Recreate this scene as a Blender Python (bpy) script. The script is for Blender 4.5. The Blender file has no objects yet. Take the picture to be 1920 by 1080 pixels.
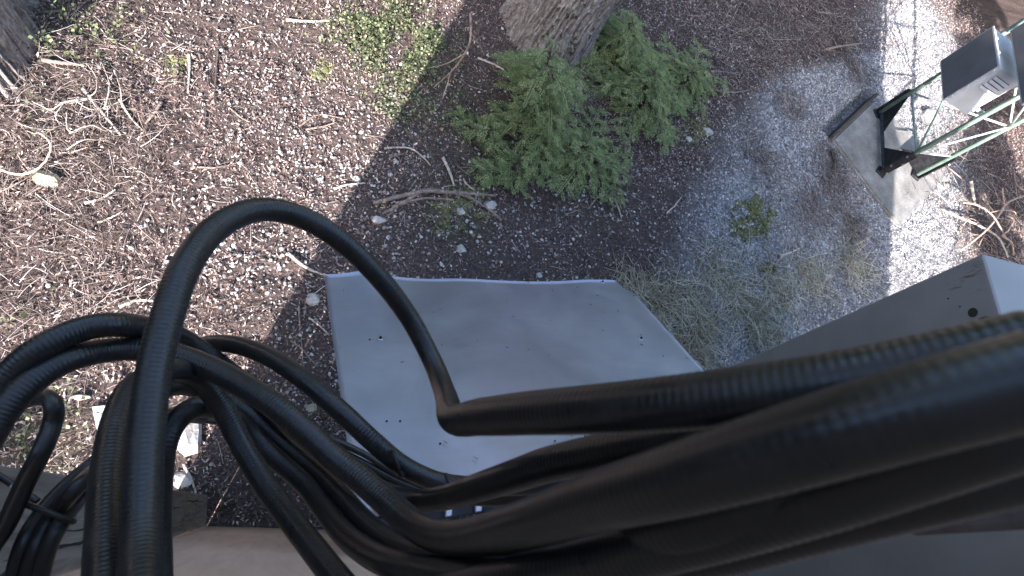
import bpy, bmesh, math, random
import numpy as np
from mathutils import Vector, Matrix

# ------------------------------------------------------------------ camera, sky, sun, exposure
SC = bpy.context.scene
COL = SC.collection
F, H = 1080.0, 3.3                       # focal length in photo pixels, camera height in metres
NAD = (510.0, 945.0)                     # where the plumb line meets the photograph
n_ = np.array([NAD[0]-960, -(NAD[1]-540), -F]); n_ /= np.linalg.norm(n_)
Z_ = -n_; U_ = np.array([0, 1., 0]); Y_ = U_-U_.dot(Z_)*Z_; Y_ /= np.linalg.norm(Y_); X_ = np.cross(Y_, Z_)
R = np.array([X_, Y_, Z_])               # camera axes -> world axes
CAM = np.array([0, 0, H])
def ray(px, py): return R @ np.array([px-960, -(py-540), -F], float)
def at(px, py, z=0.0):
    d = ray(px, py); return CAM + d*((z-H)/d[2])
def atd(px, py, depth): return CAM + ray(px, py)*(depth/F)
def proj(P):
    c = (np.asarray(P, float)-CAM) @ R
    return 960+F*c[..., 0]/-c[..., 2], 540-F*c[..., 1]/-c[..., 2]

cam = bpy.data.cameras.new('camera'); co = bpy.data.objects.new('camera', cam); COL.objects.link(co)
cam.sensor_width = 36; cam.lens = 36*F/1920; cam.clip_start = .01; cam.clip_end = 500
m4 = Matrix.Identity(4)
for i in range(3):
    for j in range(3): m4[i][j] = R[i][j]
    m4[i][3] = CAM[i]
co.matrix_world = m4; SC.camera = co
cam.dof.use_dof = True; cam.dof.focus_distance = 3.2; cam.dof.aperture_fstop = 16

SUN_EL, SHADOW_AZ = math.radians(30), math.radians(62)
w = bpy.data.worlds.new('World'); SC.world = w; w.use_nodes = True
nt = w.node_tree; nt.nodes.clear()
sky = nt.nodes.new('ShaderNodeTexSky'); sky.sky_type = 'NISHITA'; sky.sun_disc = False
sky.sun_elevation = SUN_EL; sky.dust_density = 1.8; sky.air_density = 1.0; sky.ozone_density = 1.0
sx, sy = -math.cos(SHADOW_AZ), -math.sin(SHADOW_AZ)      # direction towards the sun
sky.sun_rotation = math.atan2(sx, sy)
bg = nt.nodes.new('ShaderNodeBackground'); bg.inputs[1].default_value = .15
wo = nt.nodes.new('ShaderNodeOutputWorld')
nt.links.new(sky.outputs[0], bg.inputs[0]); nt.links.new(bg.outputs[0], wo.inputs[0])
sl = bpy.data.lights.new('sun', 'SUN'); sl.energy = 3.0; sl.angle = math.radians(.5); sl.color = (1, .93, .92)
so = bpy.data.objects.new('sun', sl); COL.objects.link(so)
sv = Vector((sx*math.cos(SUN_EL), sy*math.cos(SUN_EL), math.sin(SUN_EL)))
so.rotation_euler = sv.to_track_quat('Z', 'Y').to_euler()
SC.view_settings.view_transform = 'Standard'; SC.view_settings.look = 'None'
SC.view_settings.exposure = 2.55; SC.view_settings.gamma = 1

rng = np.random.default_rng(7); random.seed(7)

# ------------------------------------------------------------------ numpy helpers
def hash2(i, j, s=0):
    n = (i.astype(np.int64)*374761393 + j.astype(np.int64)*668265263 + s*1442695041) & 0x7fffffff
    n = ((n ^ (n >> 13))*1274126177) & 0x7fffffff
    return ((n ^ (n >> 16)) & 0xffff)/65535.0
def vnoise(x, y, s=0):
    x = np.asarray(x, float); y = np.asarray(y, float)
    i = np.floor(x); j = np.floor(y); u = x-i; v = y-j
    u = u*u*(3-2*u); v = v*v*(3-2*v)
    a = hash2(i, j, s); b = hash2(i+1, j, s); c = hash2(i, j+1, s); d = hash2(i+1, j+1, s)
    return (a*(1-u)+b*u)*(1-v)+(c*(1-u)+d*u)*v
def fbm(x, y, s=0, o=3):
    t = 0; a = .5; n = 0
    for k in range(o): t = t+a*vnoise(x*2**k, y*2**k, s+k*17); n += a; a *= .5
    return t/n
def sstep(a, b, x):
    t = np.clip((x-a)/(b-a), 0, 1); return t*t*(3-2*t)
TRUNK = (2.0, 3.25); LTRUNK = (-1.60, 2.52)
TRENCH = (*at(1562, 262)[:2], *at(1640, 186)[:2])
def hgt(x, y):
    x = np.asarray(x, float); y = np.asarray(y, float)
    h = .05*(fbm(x*.9, y*.9, 1)-.5)+.03*(fbm(x*4, y*4, 2)-.5)+.028*(vnoise(x*14, y*14, 3)-.5)
    for (tx, ty) in (TRUNK, LTRUNK):
        h = h+.13*np.exp(-((x-tx)**2+(y-ty)**2)/.45)
    ax, ay, bx, by = TRENCH; L = math.hypot(bx-ax, by-ay); u = ((x-ax)*(bx-ax)+(y-ay)*(by-ay))/L; v = ((x-ax)*(by-ay)-(y-ay)*(bx-ax))/L
    h = h-.16*np.exp(-((v+.07)/.075)**2)*sstep(-.05, .1, u)*sstep(L+.1, L-.1, u)
    h = h+.024*(vnoise(x*27, y*31, 4)-.5)
    return h
def g(px, py, dz=0.0):
    """point on the uneven ground under a photo pixel"""
    P = at(px, py)
    for _ in range(3): P = at(px, py, float(hgt(P[0], P[1])))
    P[2] += dz; return P

# ------------------------------------------------------------------ object helpers
def tag(o, label=None, cat=None, group=None, kind=None):
    if label: o['label'] = label
    if cat: o['category'] = cat
    if group: o['group'] = group
    if kind: o['kind'] = kind
    return o
def empty(name, loc, label, cat, group=None):
    o = bpy.data.objects.new(name, None); COL.objects.link(o); o.location = loc; o.empty_display_size = .1
    return tag(o, label, cat, group)
def link(name, me, mat, parent=None, smooth=False):
    o = bpy.data.objects.new(name, me); COL.objects.link(o)
    if mat: me.materials.append(mat) if not me.materials else None
    if parent is not None:
        o.parent = parent; o.matrix_parent_inverse = Matrix.Translation(parent.location).inverted() if parent.parent is None else (Matrix.Translation(parent.parent.location)).inverted() if False else parent.matrix_basis.inverted()
    if smooth: me.polygons.foreach_set('use_smooth', np.ones(len(me.polygons), bool))
    return o
def mesh_np(name, V, Fc, rnd=None):
    """V (n,3), Fc (m,k) with constant k, optional per-face random value"""
    V = np.asarray(V, np.float32); Fc = np.asarray(Fc, np.int32)
    me = bpy.data.meshes.new(name)
    me.vertices.add(len(V)); me.vertices.foreach_set('co', V.ravel())
    k = Fc.shape[1]
    me.loops.add(Fc.size); me.loops.foreach_set('vertex_index', Fc.ravel())
    me.polygons.add(len(Fc)); me.polygons.foreach_set('loop_start', np.arange(0, Fc.size, k, dtype=np.int32))
    me.polygons.foreach_set('loop_total', np.full(len(Fc), k, np.int32))
    if rnd is not None:
        a = me.attributes.new('rnd', 'FLOAT', 'FACE'); a.data.foreach_set('value', np.asarray(rnd, np.float32))
    me.update(calc_edges=True); return me
def pydata(name, V, Fs):
    me = bpy.data.meshes.new(name); me.from_pydata([tuple(v) for v in V], [], [tuple(f) for f in Fs]); me.update(); return me
def catmull(P, n):
    """P (k,d) control points -> n samples of a Catmull-Rom spline"""
    P = np.asarray(P, float); P = np.vstack([2*P[0]-P[1], P, 2*P[-1]-P[-2]])
    k = len(P)-3; t = np.linspace(0, k-1e-6, n); i = t.astype(int); u = (t-i)[:, None]
    a, b, c, d = P[i], P[i+1], P[i+2], P[i+3]
    return .5*((2*b)+(-a+c)*u+(2*a-5*b+4*c-d)*u**2+(-a+3*b-3*c+d)*u**3)
def resample(P, step):
    s = np.concatenate([[0], np.cumsum(np.linalg.norm(np.diff(P[:, :3], axis=0), axis=1))])
    n = max(3, int(s[-1]/step)+1); q = np.linspace(0, s[-1], n)
    return np.stack([np.interp(q, s, P[:, k]) for k in range(P.shape[1])], 1), q
def tube_arrays(P, rad, sides=8, cap=True):
    P = np.asarray(P, float); n = len(P); T = np.gradient(P, axis=0); T /= np.linalg.norm(T, axis=1)[:, None]+1e-12
    u = np.cross(T[0], [0, 0, 1.]); 
    if np.linalg.norm(u) < 1e-3: u = np.array([1., 0, 0])
    u /= np.linalg.norm(u); Us = np.zeros((n, 3)); 
    for i in range(n):
        u = u-T[i]*u.dot(T[i]); u /= np.linalg.norm(u); Us[i] = u
    W = np.cross(T, Us); a = np.arange(sides)*2*math.pi/sides
    rad = np.broadcast_to(np.asarray(rad, float), (n,))
    V = P[:, None]+rad[:, None, None]*(np.cos(a)[None, :, None]*Us[:, None]+np.sin(a)[None, :, None]*W[:, None])
    V = V.reshape(-1, 3); i = np.arange(n-1)[:, None]*sides; j = np.arange(sides)[None]; j2 = (j+1) % sides
    Fq = np.stack([i+j, i+j2, i+sides+j2, i+sides+j], -1).reshape(-1, 4)
    if cap:
        V = np.vstack([V, P[0], P[-1]]); c0, c1 = len(V)-2, len(V)-1; o = (n-1)*sides; jj = np.arange(sides); kk = (jj+1) % sides
        Fq = np.vstack([Fq, np.stack([np.full(sides, c0), kk, jj, jj], -1), np.stack([np.full(sides, c1), o+jj, o+kk, o+kk], -1)])
    return V, Fq
def quads_mesh(name, V, Fq):
    """quads whose last two indices agree are triangles"""
    tri = Fq[:, 2] == Fq[:, 3]
    lst = [tuple(f) for f in Fq[~tri]]+[tuple(f[:3]) for f in Fq[tri]]
    if not tri.any(): return mesh_np(name, V, Fq)
    return pydata(name, V, lst)
def tube(name, P, rad, mat, parent=None, sides=8, smooth=True):
    V, Fq = tube_arrays(P, rad, sides); return link(name, quads_mesh(name, V, Fq), mat, parent, smooth)
def multi_tube_mesh(name, items, sides=5):
    Vs, Fs, o = [], [], 0
    for P, r in items:
        V, Fq = tube_arrays(P, r, sides); Vs.append(V); Fs.append(Fq+o); o += len(V)
    return quads_mesh(name, np.vstack(Vs), np.vstack(Fs))
def box_verts(o, ex, ey, ez):
    o, ex, ey, ez = (np.asarray(a, float) for a in (o, ex, ey, ez))
    return [o, o+ex, o+ex+ey, o+ey, o+ez, o+ex+ez, o+ex+ey+ez, o+ey+ez]
BF = [(0, 3, 2, 1), (4, 5, 6, 7), (0, 1, 5, 4), (1, 2, 6, 5), (2, 3, 7, 6), (3, 0, 4, 7)]
def box(name, o, ex, ey, ez, mat, parent=None, bevel=0.0, seg=2):
    bm = bmesh.new(); vs = [bm.verts.new(v) for v in box_verts(o, ex, ey, ez)]
    for f in BF: bm.faces.new([vs[i] for i in f])
    bmesh.ops.recalc_face_normals(bm, faces=bm.faces)
    if bevel: bmesh.ops.bevel(bm, geom=bm.edges[:], offset=bevel, segments=seg, profile=.6, affect='EDGES')
    me = bpy.data.meshes.new(name); bm.to_mesh(me); bm.free(); return link(name, me, mat, parent)
def disc_cyl(name, c, axis, r, h, mat, parent=None, sides=10):
    c = np.asarray(c, float); axis = np.asarray(axis, float)/np.linalg.norm(axis)
    return tube(name, np.stack([c, c+axis*h*.5, c+axis*h]), [r, r, r*.8], mat, parent, sides, smooth=False)
def merged(name, bv, bf, pos, rotm, scl, mat, rnd, kind='stuff', jit=0.0, smooth=False, parent=None):
    """N transformed copies of one base shape in one mesh. bf constant k"""
    N = len(pos); bv = np.asarray(bv, float); bf = np.asarray(bf)
    B = np.broadcast_to(bv, (N,)+bv.shape)*scl[:, None, :]
    if jit: B = B*(1+jit*(rng.random((N, len(bv), 1))-.5))
    V = np.einsum('nij,nvj->nvi', rotm, B)+pos[:, None]
    Fc = bf[None]+(np.arange(N)*len(bv))[:, None, None]
    me = mesh_np(name, V.reshape(-1, 3), Fc.reshape(-1, bf.shape[1]), np.repeat(rnd, len(bf)))
    o = link(name, me, mat, parent, smooth)
    if kind: o['kind'] = kind
    return o
def rot_mats(n, tilt=1.0):
    yaw = rng.random(n)*2*math.pi; p = (rng.random(n)-.5)*2*tilt; r = (rng.random(n)-.5)*2*tilt
    cy, sy_, cp, sp, cr, sr = np.cos(yaw), np.sin(yaw), np.cos(p), np.sin(p), np.cos(r), np.sin(r)
    z, o = np.zeros(n), np.ones(n)
    Rz = np.stack([cy, -sy_, z, sy_, cy, z, z, z, o], 1).reshape(n, 3, 3)
    Ry = np.stack([cp, z, sp, z, o, z, -sp, z, cp], 1).reshape(n, 3, 3)
    Rx = np.stack([o, z, z, z, cr, -sr, z, sr, cr], 1).reshape(n, 3, 3)
    return Rz @ Ry @ Rx

# ------------------------------------------------------------------ materials
def mat(name, base=(.5, .5, .5), rough=.7, metal=0.0, spec=.5):
    m = bpy.data.materials.new(name); m.use_nodes = True; b = m.node_tree.nodes['Principled BSDF']
    b.inputs['Base Color'].default_value = (*base, 1); b.inputs['Roughness'].default_value = rough
    b.inputs['Metallic'].default_value = metal; b.inputs['Specular IOR Level'].default_value = spec
    return m
class NT:
    def __init__(s, m): s.m = m; s.t = m.node_tree; s.b = s.t.nodes['Principled BSDF']
    def n(s, t, **k):
        x = s.t.nodes.new(t)
        for a, v in k.items(): setattr(x, a, v)
        return x
    def l(s, a, b): s.t.links.new(a, b)
    def coord(s, scale=(1, 1, 1), out='Object'):
        c = s.n('ShaderNodeTexCoord'); mp = s.n('ShaderNodeMapping'); mp.inputs['Scale'].default_value = scale
        s.l(c.outputs[out], mp.inputs[0]); return mp.outputs[0]
    def noise(s, vec, scale, detail=4, rough=.6, dist=0):
        x = s.n('ShaderNodeTexNoise'); x.inputs['Scale'].default_value = scale; x.inputs['Detail'].default_value = detail
        x.inputs['Roughness'].default_value = rough; x.inputs['Distortion'].default_value = dist; s.l(vec, x.inputs[0]); return x.outputs[0]
    def ramp(s, fac, stops, interp='LINEAR'):
        x = s.n('ShaderNodeValToRGB'); e = x.color_ramp.elements; x.color_ramp.interpolation = interp
        while len(e) < len(stops): e.new(.5)
        for k, (p, c) in zip(e, stops): k.position = p; k.color = (*c, 1)
        s.l(fac, x.inputs[0]); return x.outputs[0]
    def mix(s, fac, a, b, mode='MIX'):
        x = s.n('ShaderNodeMix', data_type='RGBA', blend_type=mode)
        for v, i in ((fac, 0), (a, 6), (b, 7)):
            if hasattr(v, 'links'): s.l(v, x.inputs[i])
            else: x.inputs[i].default_value = v if i == 0 else (*v, 1)
        return x.outputs[2]
    def bump(s, h, strength=.4, dist=.01):
        x = s.n('ShaderNodeBump'); x.inputs['Strength'].default_value = strength; x.inputs['Distance'].default_value = dist
        s.l(h, x.inputs['Height']); s.l(x.outputs[0], s.b.inputs['Normal'])
    def attr(s, name):
        x = s.n('ShaderNodeAttribute'); x.attribute_name = name; return x.outputs['Fac']
    def col(s, c): s.l(c, s.b.inputs['Base Color'])
    def rough(s, c): s.l(c, s.b.inputs['Roughness'])
def rnd_mat(name, stops, rough=.85, interp='LINEAR', grain=0):
    m = mat(name, rough=rough, spec=.3); t = NT(m); c = t.ramp(t.attr('rnd'), stops, interp)
    if grain:
        nz = t.noise(t.coord(), grain, 3); c = t.mix(.5, c, t.ramp(nz, [(.3, (.55, .55, .55)), (.7, (1, 1, 1))]), 'MULTIPLY')
    t.col(c); return m
def noisy(name, stops, scale, rough=.8, stretch=(1, 1, 1), bump=.3, bdist=.004, bscale=None, metal=0, spec=.4, detail=5):
    m = mat(name, rough=rough, metal=metal, spec=spec); t = NT(m); v = t.coord(stretch); nz = t.noise(v, scale, detail)
    t.col(t.ramp(nz, stops))
    if bump: t.bump(t.noise(v, bscale or scale*3, 4), bump, bdist)
    return m

M = {}
def soil_material():
    m = mat('soil', rough=.95, spec=.2); t = NT(m); v = t.coord()
    n1 = t.noise(v, 3, 6, .65); n2 = t.noise(v, 55, 4, .7); n3 = t.noise(v, 190, 3, .7)
    duff = t.ramp(n2, [(.25, (.026, .019, .018)), (.5, (.085, .062, .056)), (.72, (.18, .138, .122))])
    duff = t.mix(t.ramp(n1, [(.4, (0, 0, 0)), (.65, (1, 1, 1))]), duff, t.ramp(n2, [(.3, (.03, .023, .022)), (.7, (.115, .09, .083))]))
    vo = t.n('ShaderNodeTexVoronoi'); vo.inputs['Scale'].default_value = 60; t.l(v, vo.inputs[0])
    grv = t.ramp(vo.outputs['Color'], [(.1, (.12, .12, .125)), (.5, (.25, .25, .26)), (.9, (.5, .5, .51))])
    grv = t.mix(t.ramp(n3, [(.35, (1, 1, 1)), (.5, (0, 0, 0))]), grv, (.10, .095, .09))
    c = t.mix(t.attr('gravel'), duff, grv)
    mossn = t.n('ShaderNodeMath', operation='MULTIPLY'); t.l(t.attr('moss'), mossn.inputs[0]); t.l(t.ramp(n2, [(.35, (0, 0, 0)), (.6, (1, 1, 1))]), mossn.inputs[1])
    c = t.mix(mossn.outputs[0], c, (.055, .075, .022))
    t.col(c); t.bump(n2, .9, .02); return m
M['soil'] = soil_material()
M['grey_gravel'] = rnd_mat('grey_gravel', [(0, (.14, .138, .14)), (.25, (.31, .305, .305)), (.6, (.53, .52, .52)), (.9, (.7, .69, .68)), (1, (.8, .79, .78))], .8, grain=90)
M['pale_pebble'] = rnd_mat('pale_pebble', [(0, (.12, .11, .105)), (.35, (.25, .232, .222)), (.75, (.42, .4, .385)), (1, (.7, .69, .67))], .75, grain=60)
M['duff'] = rnd_mat('duff', [(0, (.045, .034, .031)), (.25, (.145, .104, .093)), (.5, (.26, .188, .165)), (.78, (.4, .31, .275)), (1, (.6, .53, .48))], .9)
M['twiglets'] = rnd_mat('twiglets', [(0, (.06, .045, .038)), (.5, (.17, .132, .115)), (.85, (.34, .285, .255)), (1, (.58, .52, .48))], .85)
M['ivy'] = rnd_mat('ivy', [(0, (.03, .04, .018)), (.4, (.065, .085, .038)), (.75, (.13, .155, .07)), (1, (.27, .29, .17))], .6)
M['needles'] = rnd_mat('needles', [(0, (.05, .07, .026)), (.4, (.13, .17, .06)), (.75, (.205, .24, .09)), (.93, (.3, .32, .15)), (1, (.3, .2, .1))], .6)
M['dry_grass'] = rnd_mat('dry_grass', [(0, (.2, .18, .11)), (.35, (.4, .36, .25)), (.75, (.58, .53, .41)), (1, (.72, .68, .57))], .8)
M['moss'] = rnd_mat('moss', [(0, (.06, .065, .028)), (.6, (.135, .14, .06)), (1, (.22, .21, .11))], .95)
M['bark_twig'] = noisy('bark_twig', [(.3, (.10, .075, .06)), (.55, (.26, .2, .165)), (.75, (.42, .35, .3))], 40, .85)
M['pale_wood'] = noisy('pale_wood', [(.3, (.3, .25, .2)), (.6, (.52, .45, .38)), (.8, (.66, .6, .53))], 45, .8)
M['bramble'] = noisy('bramble', [(.3, (.25, .17, .13)), (.6, (.42, .3, .24)), (.8, (.52, .41, .34))], 60, .7)
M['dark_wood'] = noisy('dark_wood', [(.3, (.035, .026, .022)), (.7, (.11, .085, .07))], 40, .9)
M['rock'] = noisy('rock', [(.25, (.2, .19, .17)), (.5, (.42, .4, .37)), (.75, (.6, .58, .55))], 14, .85, bump=.6, bdist=.01)
M['mossy_rock'] = noisy('mossy_rock', [(.3, (.14, .15, .07)), (.5, (.36, .34, .24)), (.7, (.52, .48, .4))], 12, .9, bump=.6, bdist=.01)
def bark_material(name, lichen):
    m = mat(name, rough=.95, spec=.2); t = NT(m); v = t.coord((1, 1, .3)); v2 = t.coord((1, 1, .6))
    n1 = t.noise(v, 34, 6, .75, .5); n2 = t.noise(v2, 60, 5, .75)
    c = t.ramp(n1, [(.3, (.1, .082, .074)), (.5, (.27, .235, .215)), (.72, (.46, .42, .39))])
    li = t.ramp(n2, [(.53, (0, 0, 0)), (.62, (lichen,)*3)]); c = t.mix(li, c, (.56, .56, .55))
    t.col(c); t.bump(n1, .8, .02); return m
M['bark'] = bark_material('bark', .85); M['red_bark'] = bark_material('red_bark', .35)
def cable_material():
    m = mat('black_cable', (.011, .0115, .013), .42, spec=.5); t = NT(m); v = t.coord()
    nz = t.noise(v, 45, 4, .7); t.col(t.ramp(nz, [(.3, (.009, .0095, .011)), (.6, (.017, .0165, .0165)), (.78, (.034, .031, .028))]))
    t.rough(t.ramp(nz, [(.3, (.27, .27, .27)), (.7, (.46, .46, .46))])); t.bump(t.noise(v, 400, 3), .15, .0006); return m
M['cable'] = cable_material()
M['black_plastic'] = mat('black_plastic', (.01, .01, .011), .5)
M['blue_cable'] = mat('blue_cable', (.01, .06, .11), .4)
def sheet_material():
    m = mat('galvanised_sheet', (.3, .3, .31), .45, .7); t = NT(m); v = t.coord(); n1 = t.noise(v, 2.2, 5, .6, .6); n2 = t.noise(v, 110, 3)
    n3 = t.noise(t.coord((1, 10, 1)), 9, 4)
    c = t.ramp(n1, [(.3, (.24, .265, .335)), (.55, (.32, .34, .405)), (.75, (.41, .42, .475))])
    c = t.mix(.15, c, t.ramp(n3, [(.3, (.32, .325, .35)), (.7, (.42, .42, .44))])); t.col(c)
    t.rough(t.ramp(n1, [(.3, (.34, .34, .34)), (.7, (.5, .5, .5))])); t.bump(n2, .06, .001); return m
M['sheet'] = sheet_material()
M['dark_steel'] = noisy('dark_steel', [(.35, (.02, .021, .026)), (.7, (.06, .06, .066))], 25, .5, metal=.6, bump=.1)
M['zinc'] = mat('zinc', (.6, .61, .63), .3, 1)
M['hole'] = mat('hole_dark', (.008, .008, .008), .9)
M['green_paint'] = noisy('green_paint', [(.3, (.19, .29, .235)), (.55, (.28, .4, .33)), (.75, (.4, .49, .43))], 18, .5, bump=.1)
M['pale_green_paint'] = noisy('pale_green_paint', [(.3, (.38, .43, .4)), (.6, (.56, .6, .57)), (.8, (.66, .66, .64))], 18, .5, bump=.1)
M['white_steel'] = noisy('white_steel', [(.3, (.42, .43, .47)), (.7, (.56, .57, .6))], 8, .45, bump=.05)
M['grey_door'] = noisy('grey_door', [(.3, (.12, .12, .125)), (.7, (.165, .16, .165))], 6, .6, bump=.05)
def concrete_material():
    m = mat('concrete', rough=.95, spec=.2); t = NT(m); v = t.coord(); n1 = t.noise(v, 5, 7, .7); n2 = t.noise(v, 70, 4, .7)
    c = t.ramp(n1, [(.3, (.15, .145, .135)), (.55, (.27, .265, .25)), (.75, (.4, .39, .365))])
    c = t.mix(.5, c, t.ramp(n2, [(.35, (.45, .45, .44)), (.62, (1, 1, 1))]), 'MULTIPLY'); t.col(c); t.bump(n2, .5, .008); return m
M['concrete'] = concrete_material()
def cabinet_material():
    m = mat('cabinet_paint', rough=.5); t = NT(m); v = t.coord()
    n1 = t.noise(v, 3, 5); n2 = t.noise(t.coord((45, 45, 9)), 1, 5, .7)
    c = t.ramp(n1, [(.3, (.27, .262, .25)), (.7, (.34, .332, .315))])
    # rust stains that run down below the top corner of the side
    geo = t.n('ShaderNodeNewGeometry'); d = t.n('ShaderNodeVectorMath', operation='DISTANCE'); t.l(geo.outputs['Position'], d.inputs[0]); d.inputs[1].default_value = RUST
    near = t.ramp(d.outputs['Value'], [(.03, (.9, .9, .9)), (.13, (0, 0, 0))]); rs = t.ramp(n2, [(.56, (0, 0, 0)), (.63, (1, 1, 1))])
    f = t.mix(1, near, rs, 'MULTIPLY'); c = t.mix(f, c, (.13, .065, .03)); t.col(c); t.bump(t.noise(v, 60, 3), .08, .002); return m
def timber_material():
    m = mat('weathered_timber', rough=.9, spec=.2); t = NT(m); v = t.coord((1, 1, .07)); n1 = t.noise(v, 45, 6, .65, .8); n2 = t.noise(v, 14, 4, .6, 1.2)
    c = t.ramp(n1, [(.3, (.11, .1, .088)), (.55, (.22, .2, .178)), (.75, (.3, .275, .245))]); t.col(c); t.bump(n1, .5, .006); return m
M['timber'] = timber_material()
def siding_material():
    m = mat('siding', rough=.8, spec=.3); t = NT(m); v = t.coord((1, 1, .1)); n1 = t.noise(v, 30, 5, .6, .5)
    c = t.ramp(n1, [(.3, (.4, .3, .24)), (.7, (.5, .385, .31))])
    sep = t.n('ShaderNodeSeparateXYZ'); geo = t.n('ShaderNodeNewGeometry'); t.l(geo.outputs['Position'], sep.inputs[0])
    spl = t.n('ShaderNodeMath', operation='ADD'); t.l(sep.outputs[2], spl.inputs[0]); nz = t.n('ShaderNodeMath', operation='MULTIPLY'); t.l(t.noise(t.coord(), 5, 5), nz.inputs[0]); nz.inputs[1].default_value = .5; t.l(nz.outputs[0], spl.inputs[1])
    dirt = t.ramp(spl.outputs[0], [(.25, (1, 1, 1)), (.95, (0, 0, 0))]); c = t.mix(t.mix(.75, (0, 0, 0), dirt), c, (.13, .085, .06)); t.col(c); t.bump(n1, .15, .003); return m
M['siding'] = siding_material()
M['white_board'] = noisy('white_board', [(.3, (.68, .67, .64)), (.7, (.8, .79, .77))], 10, .7, bump=.1)
M['roofing'] = mat('roofing', (.08, .085, .09), .7)
M['plug'] = mat('plug_green_black', (.025, .03, .022), .6)

# ------------------------------------------------------------------ layout masks, read through the camera once
def blob(px, py, lst):
    v = np.zeros_like(px)
    for (cx, cy, r, a) in lst: v = np.maximum(v, a*np.exp(-((px-cx)**2+(py-cy)**2)/(r*r)))
    return v
def masks(x, y):
    P = np.stack([x, y, np.zeros_like(x)], -1); px, py = proj(P)
    dist = np.hypot(x, y)
    inside = sstep(-2.2, -1.2, x)*sstep(10.5, 8, x)
    wob = 110*(fbm(x*2.2, y*2.2, 31)-.5)
    bx = np.interp(py, [0, 90, 130, 200, 330, 480, 700, 1080], [1640, 1620, 1470, 1380, 1330, 1270, 1250, 1250])
    gr = sstep(-60, 70, px+wob-bx)*sstep(1850, 1770, px+wob*.4+np.maximum(0, 100-py)*.6)
    gr = np.where((x > 0) & (x < 9), gr, 0)*1.0
    gr = gr*(.85+.15*sstep(.34, .48, fbm(x*2.4, y*2.4, 55)))
    moss = blob(px, py, [(1415, 410, 38, 1), (335, 120, 22, .9), (605, 128, 20, .9), (860, 385, 60, .8), (800, 150, 60, .5), (1310, 240, 30, .7), (1440, 510, 20, .8), (930, 250, 90, .35), (60, 790, 70, .5), (80, 850, 70, .5), (1120, 360, 60, .3)])
    peb = .1+blob(px, py, [(600, 330, 170, 1), (480, 470, 150, 1), (520, 230, 130, .7), (560, 620, 120, .9), (380, 560, 90, .5), (705, 440, 100, 1), (560, 740, 110, .9), (430, 110, 150, .55), (950, 470, 190, .45), (1160, 430, 150, .6), (1290, 330, 120, .5), (760, 190, 90, .35), (540, 560, 90, .8), (1010, 330, 160, .25)])
    peb = peb*(.45+.55*sstep(150, 420, px))
    peb = peb*sstep(.25, .6, fbm(x*3.3, y*3.3, 41)+.15)
    twg = .25+.75*sstep(420, 150, px)+blob(px, py, [(1450, 70, 150, .7), (1850, 400, 110, 1), (1560, 330, 60, .8)])
    duf = (1-.93*gr)*(1-.35*np.clip(peb, 0, 1))*(.45+.55*sstep(.38, .58, fbm(x*1.7, y*1.7, 91)))*(1-blob(px, py, [(900, 470, 210, .65), (700, 450, 90, .5), (570, 660, 80, .6), (480, 900, 110, .7), (1150, 450, 130, .5)]))
    return px, py, gr, np.clip(moss, 0, 1), np.clip(peb, 0, 1), np.clip(twg, 0, 1), np.clip(duf, 0, 1)

# ------------------------------------------------------------------ the ground
def axis_coords(lo, hi, step, far):
    a = np.arange(lo, hi+1e-6, step); g1 = [hi]; s = step
    while g1[-1] < far: s *= 1.35; g1.append(g1[-1]+s)
    g0 = [lo]; s = step
    while g0[-1] > -far: s *= 1.35; g0.append(g0[-1]-s)
    return np.concatenate([g0[:0:-1], a, g1[1:]])
xs = axis_coords(-2.2, 9.0, .024, 90); ys = axis_coords(-1.0, 6.2, .024, 90)
XX, YY = np.meshgrid(xs, ys); ZZ = hgt(XX, YY); nx, ny = len(xs), len(ys)
ii = (np.arange(ny-1)[:, None]*nx+np.arange(nx-1)[None]).ravel()
gme = mesh_np('ground', np.stack([XX, YY, ZZ], -1).reshape(-1, 3), np.stack([ii, ii+1, ii+nx+1, ii+nx], 1))
_, _, mg, mm, _, _, _ = masks(XX.ravel(), YY.ravel())
for nm, v in (('gravel', mg), ('moss', mm)):
    a = gme.attributes.new(nm, 'FLOAT', 'POINT'); a.data.foreach_set('value', v.astype(np.float32))
ground = link('ground', gme, M['soil'], smooth=True); ground['kind'] = 'structure'

# ------------------------------------------------------------------ the hut with the corner post, hood and cabinet
WA = np.array([-.29, -.06]); WD = np.array([.67, -.12]); WD /= np.linalg.norm(WD); WN = np.array([-WD[1], WD[0]])  # along wall, out of wall
def wp(s, out, z): p = WA+WD*s+WN*out; return np.array([p[0], p[1], z])
hut = empty('equipment_hut', wp(1.3, -1.5, 0), 'plywood equipment hut whose tan wall drops away at the bottom edge', 'hut')
D3 = np.array([*WD, 0]); N3 = np.array([*WN, 0]); UP = np.array([0, 0, 1.])
box('wall_core', wp(.0, -3.0, -.15), D3*1.25, N3*2.975, UP*4.3, M['siding'], hut)
for k in range(2):
    box('wall_panel', wp(.004+k*.624, -.02, -.1), D3*.618, N3*.02, UP*4.2, M['siding'], hut, .002, 1)
box('wall_core', wp(1.256, -3.0, -.15), D3*2.22, N3*1.5, UP*4.3, M['siding'], hut)
box('roof', wp(-.12, -3.2, 4.16), D3*3.62, N3*3.3, UP*.09, M['roofing'], hut, .01, 1)
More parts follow.
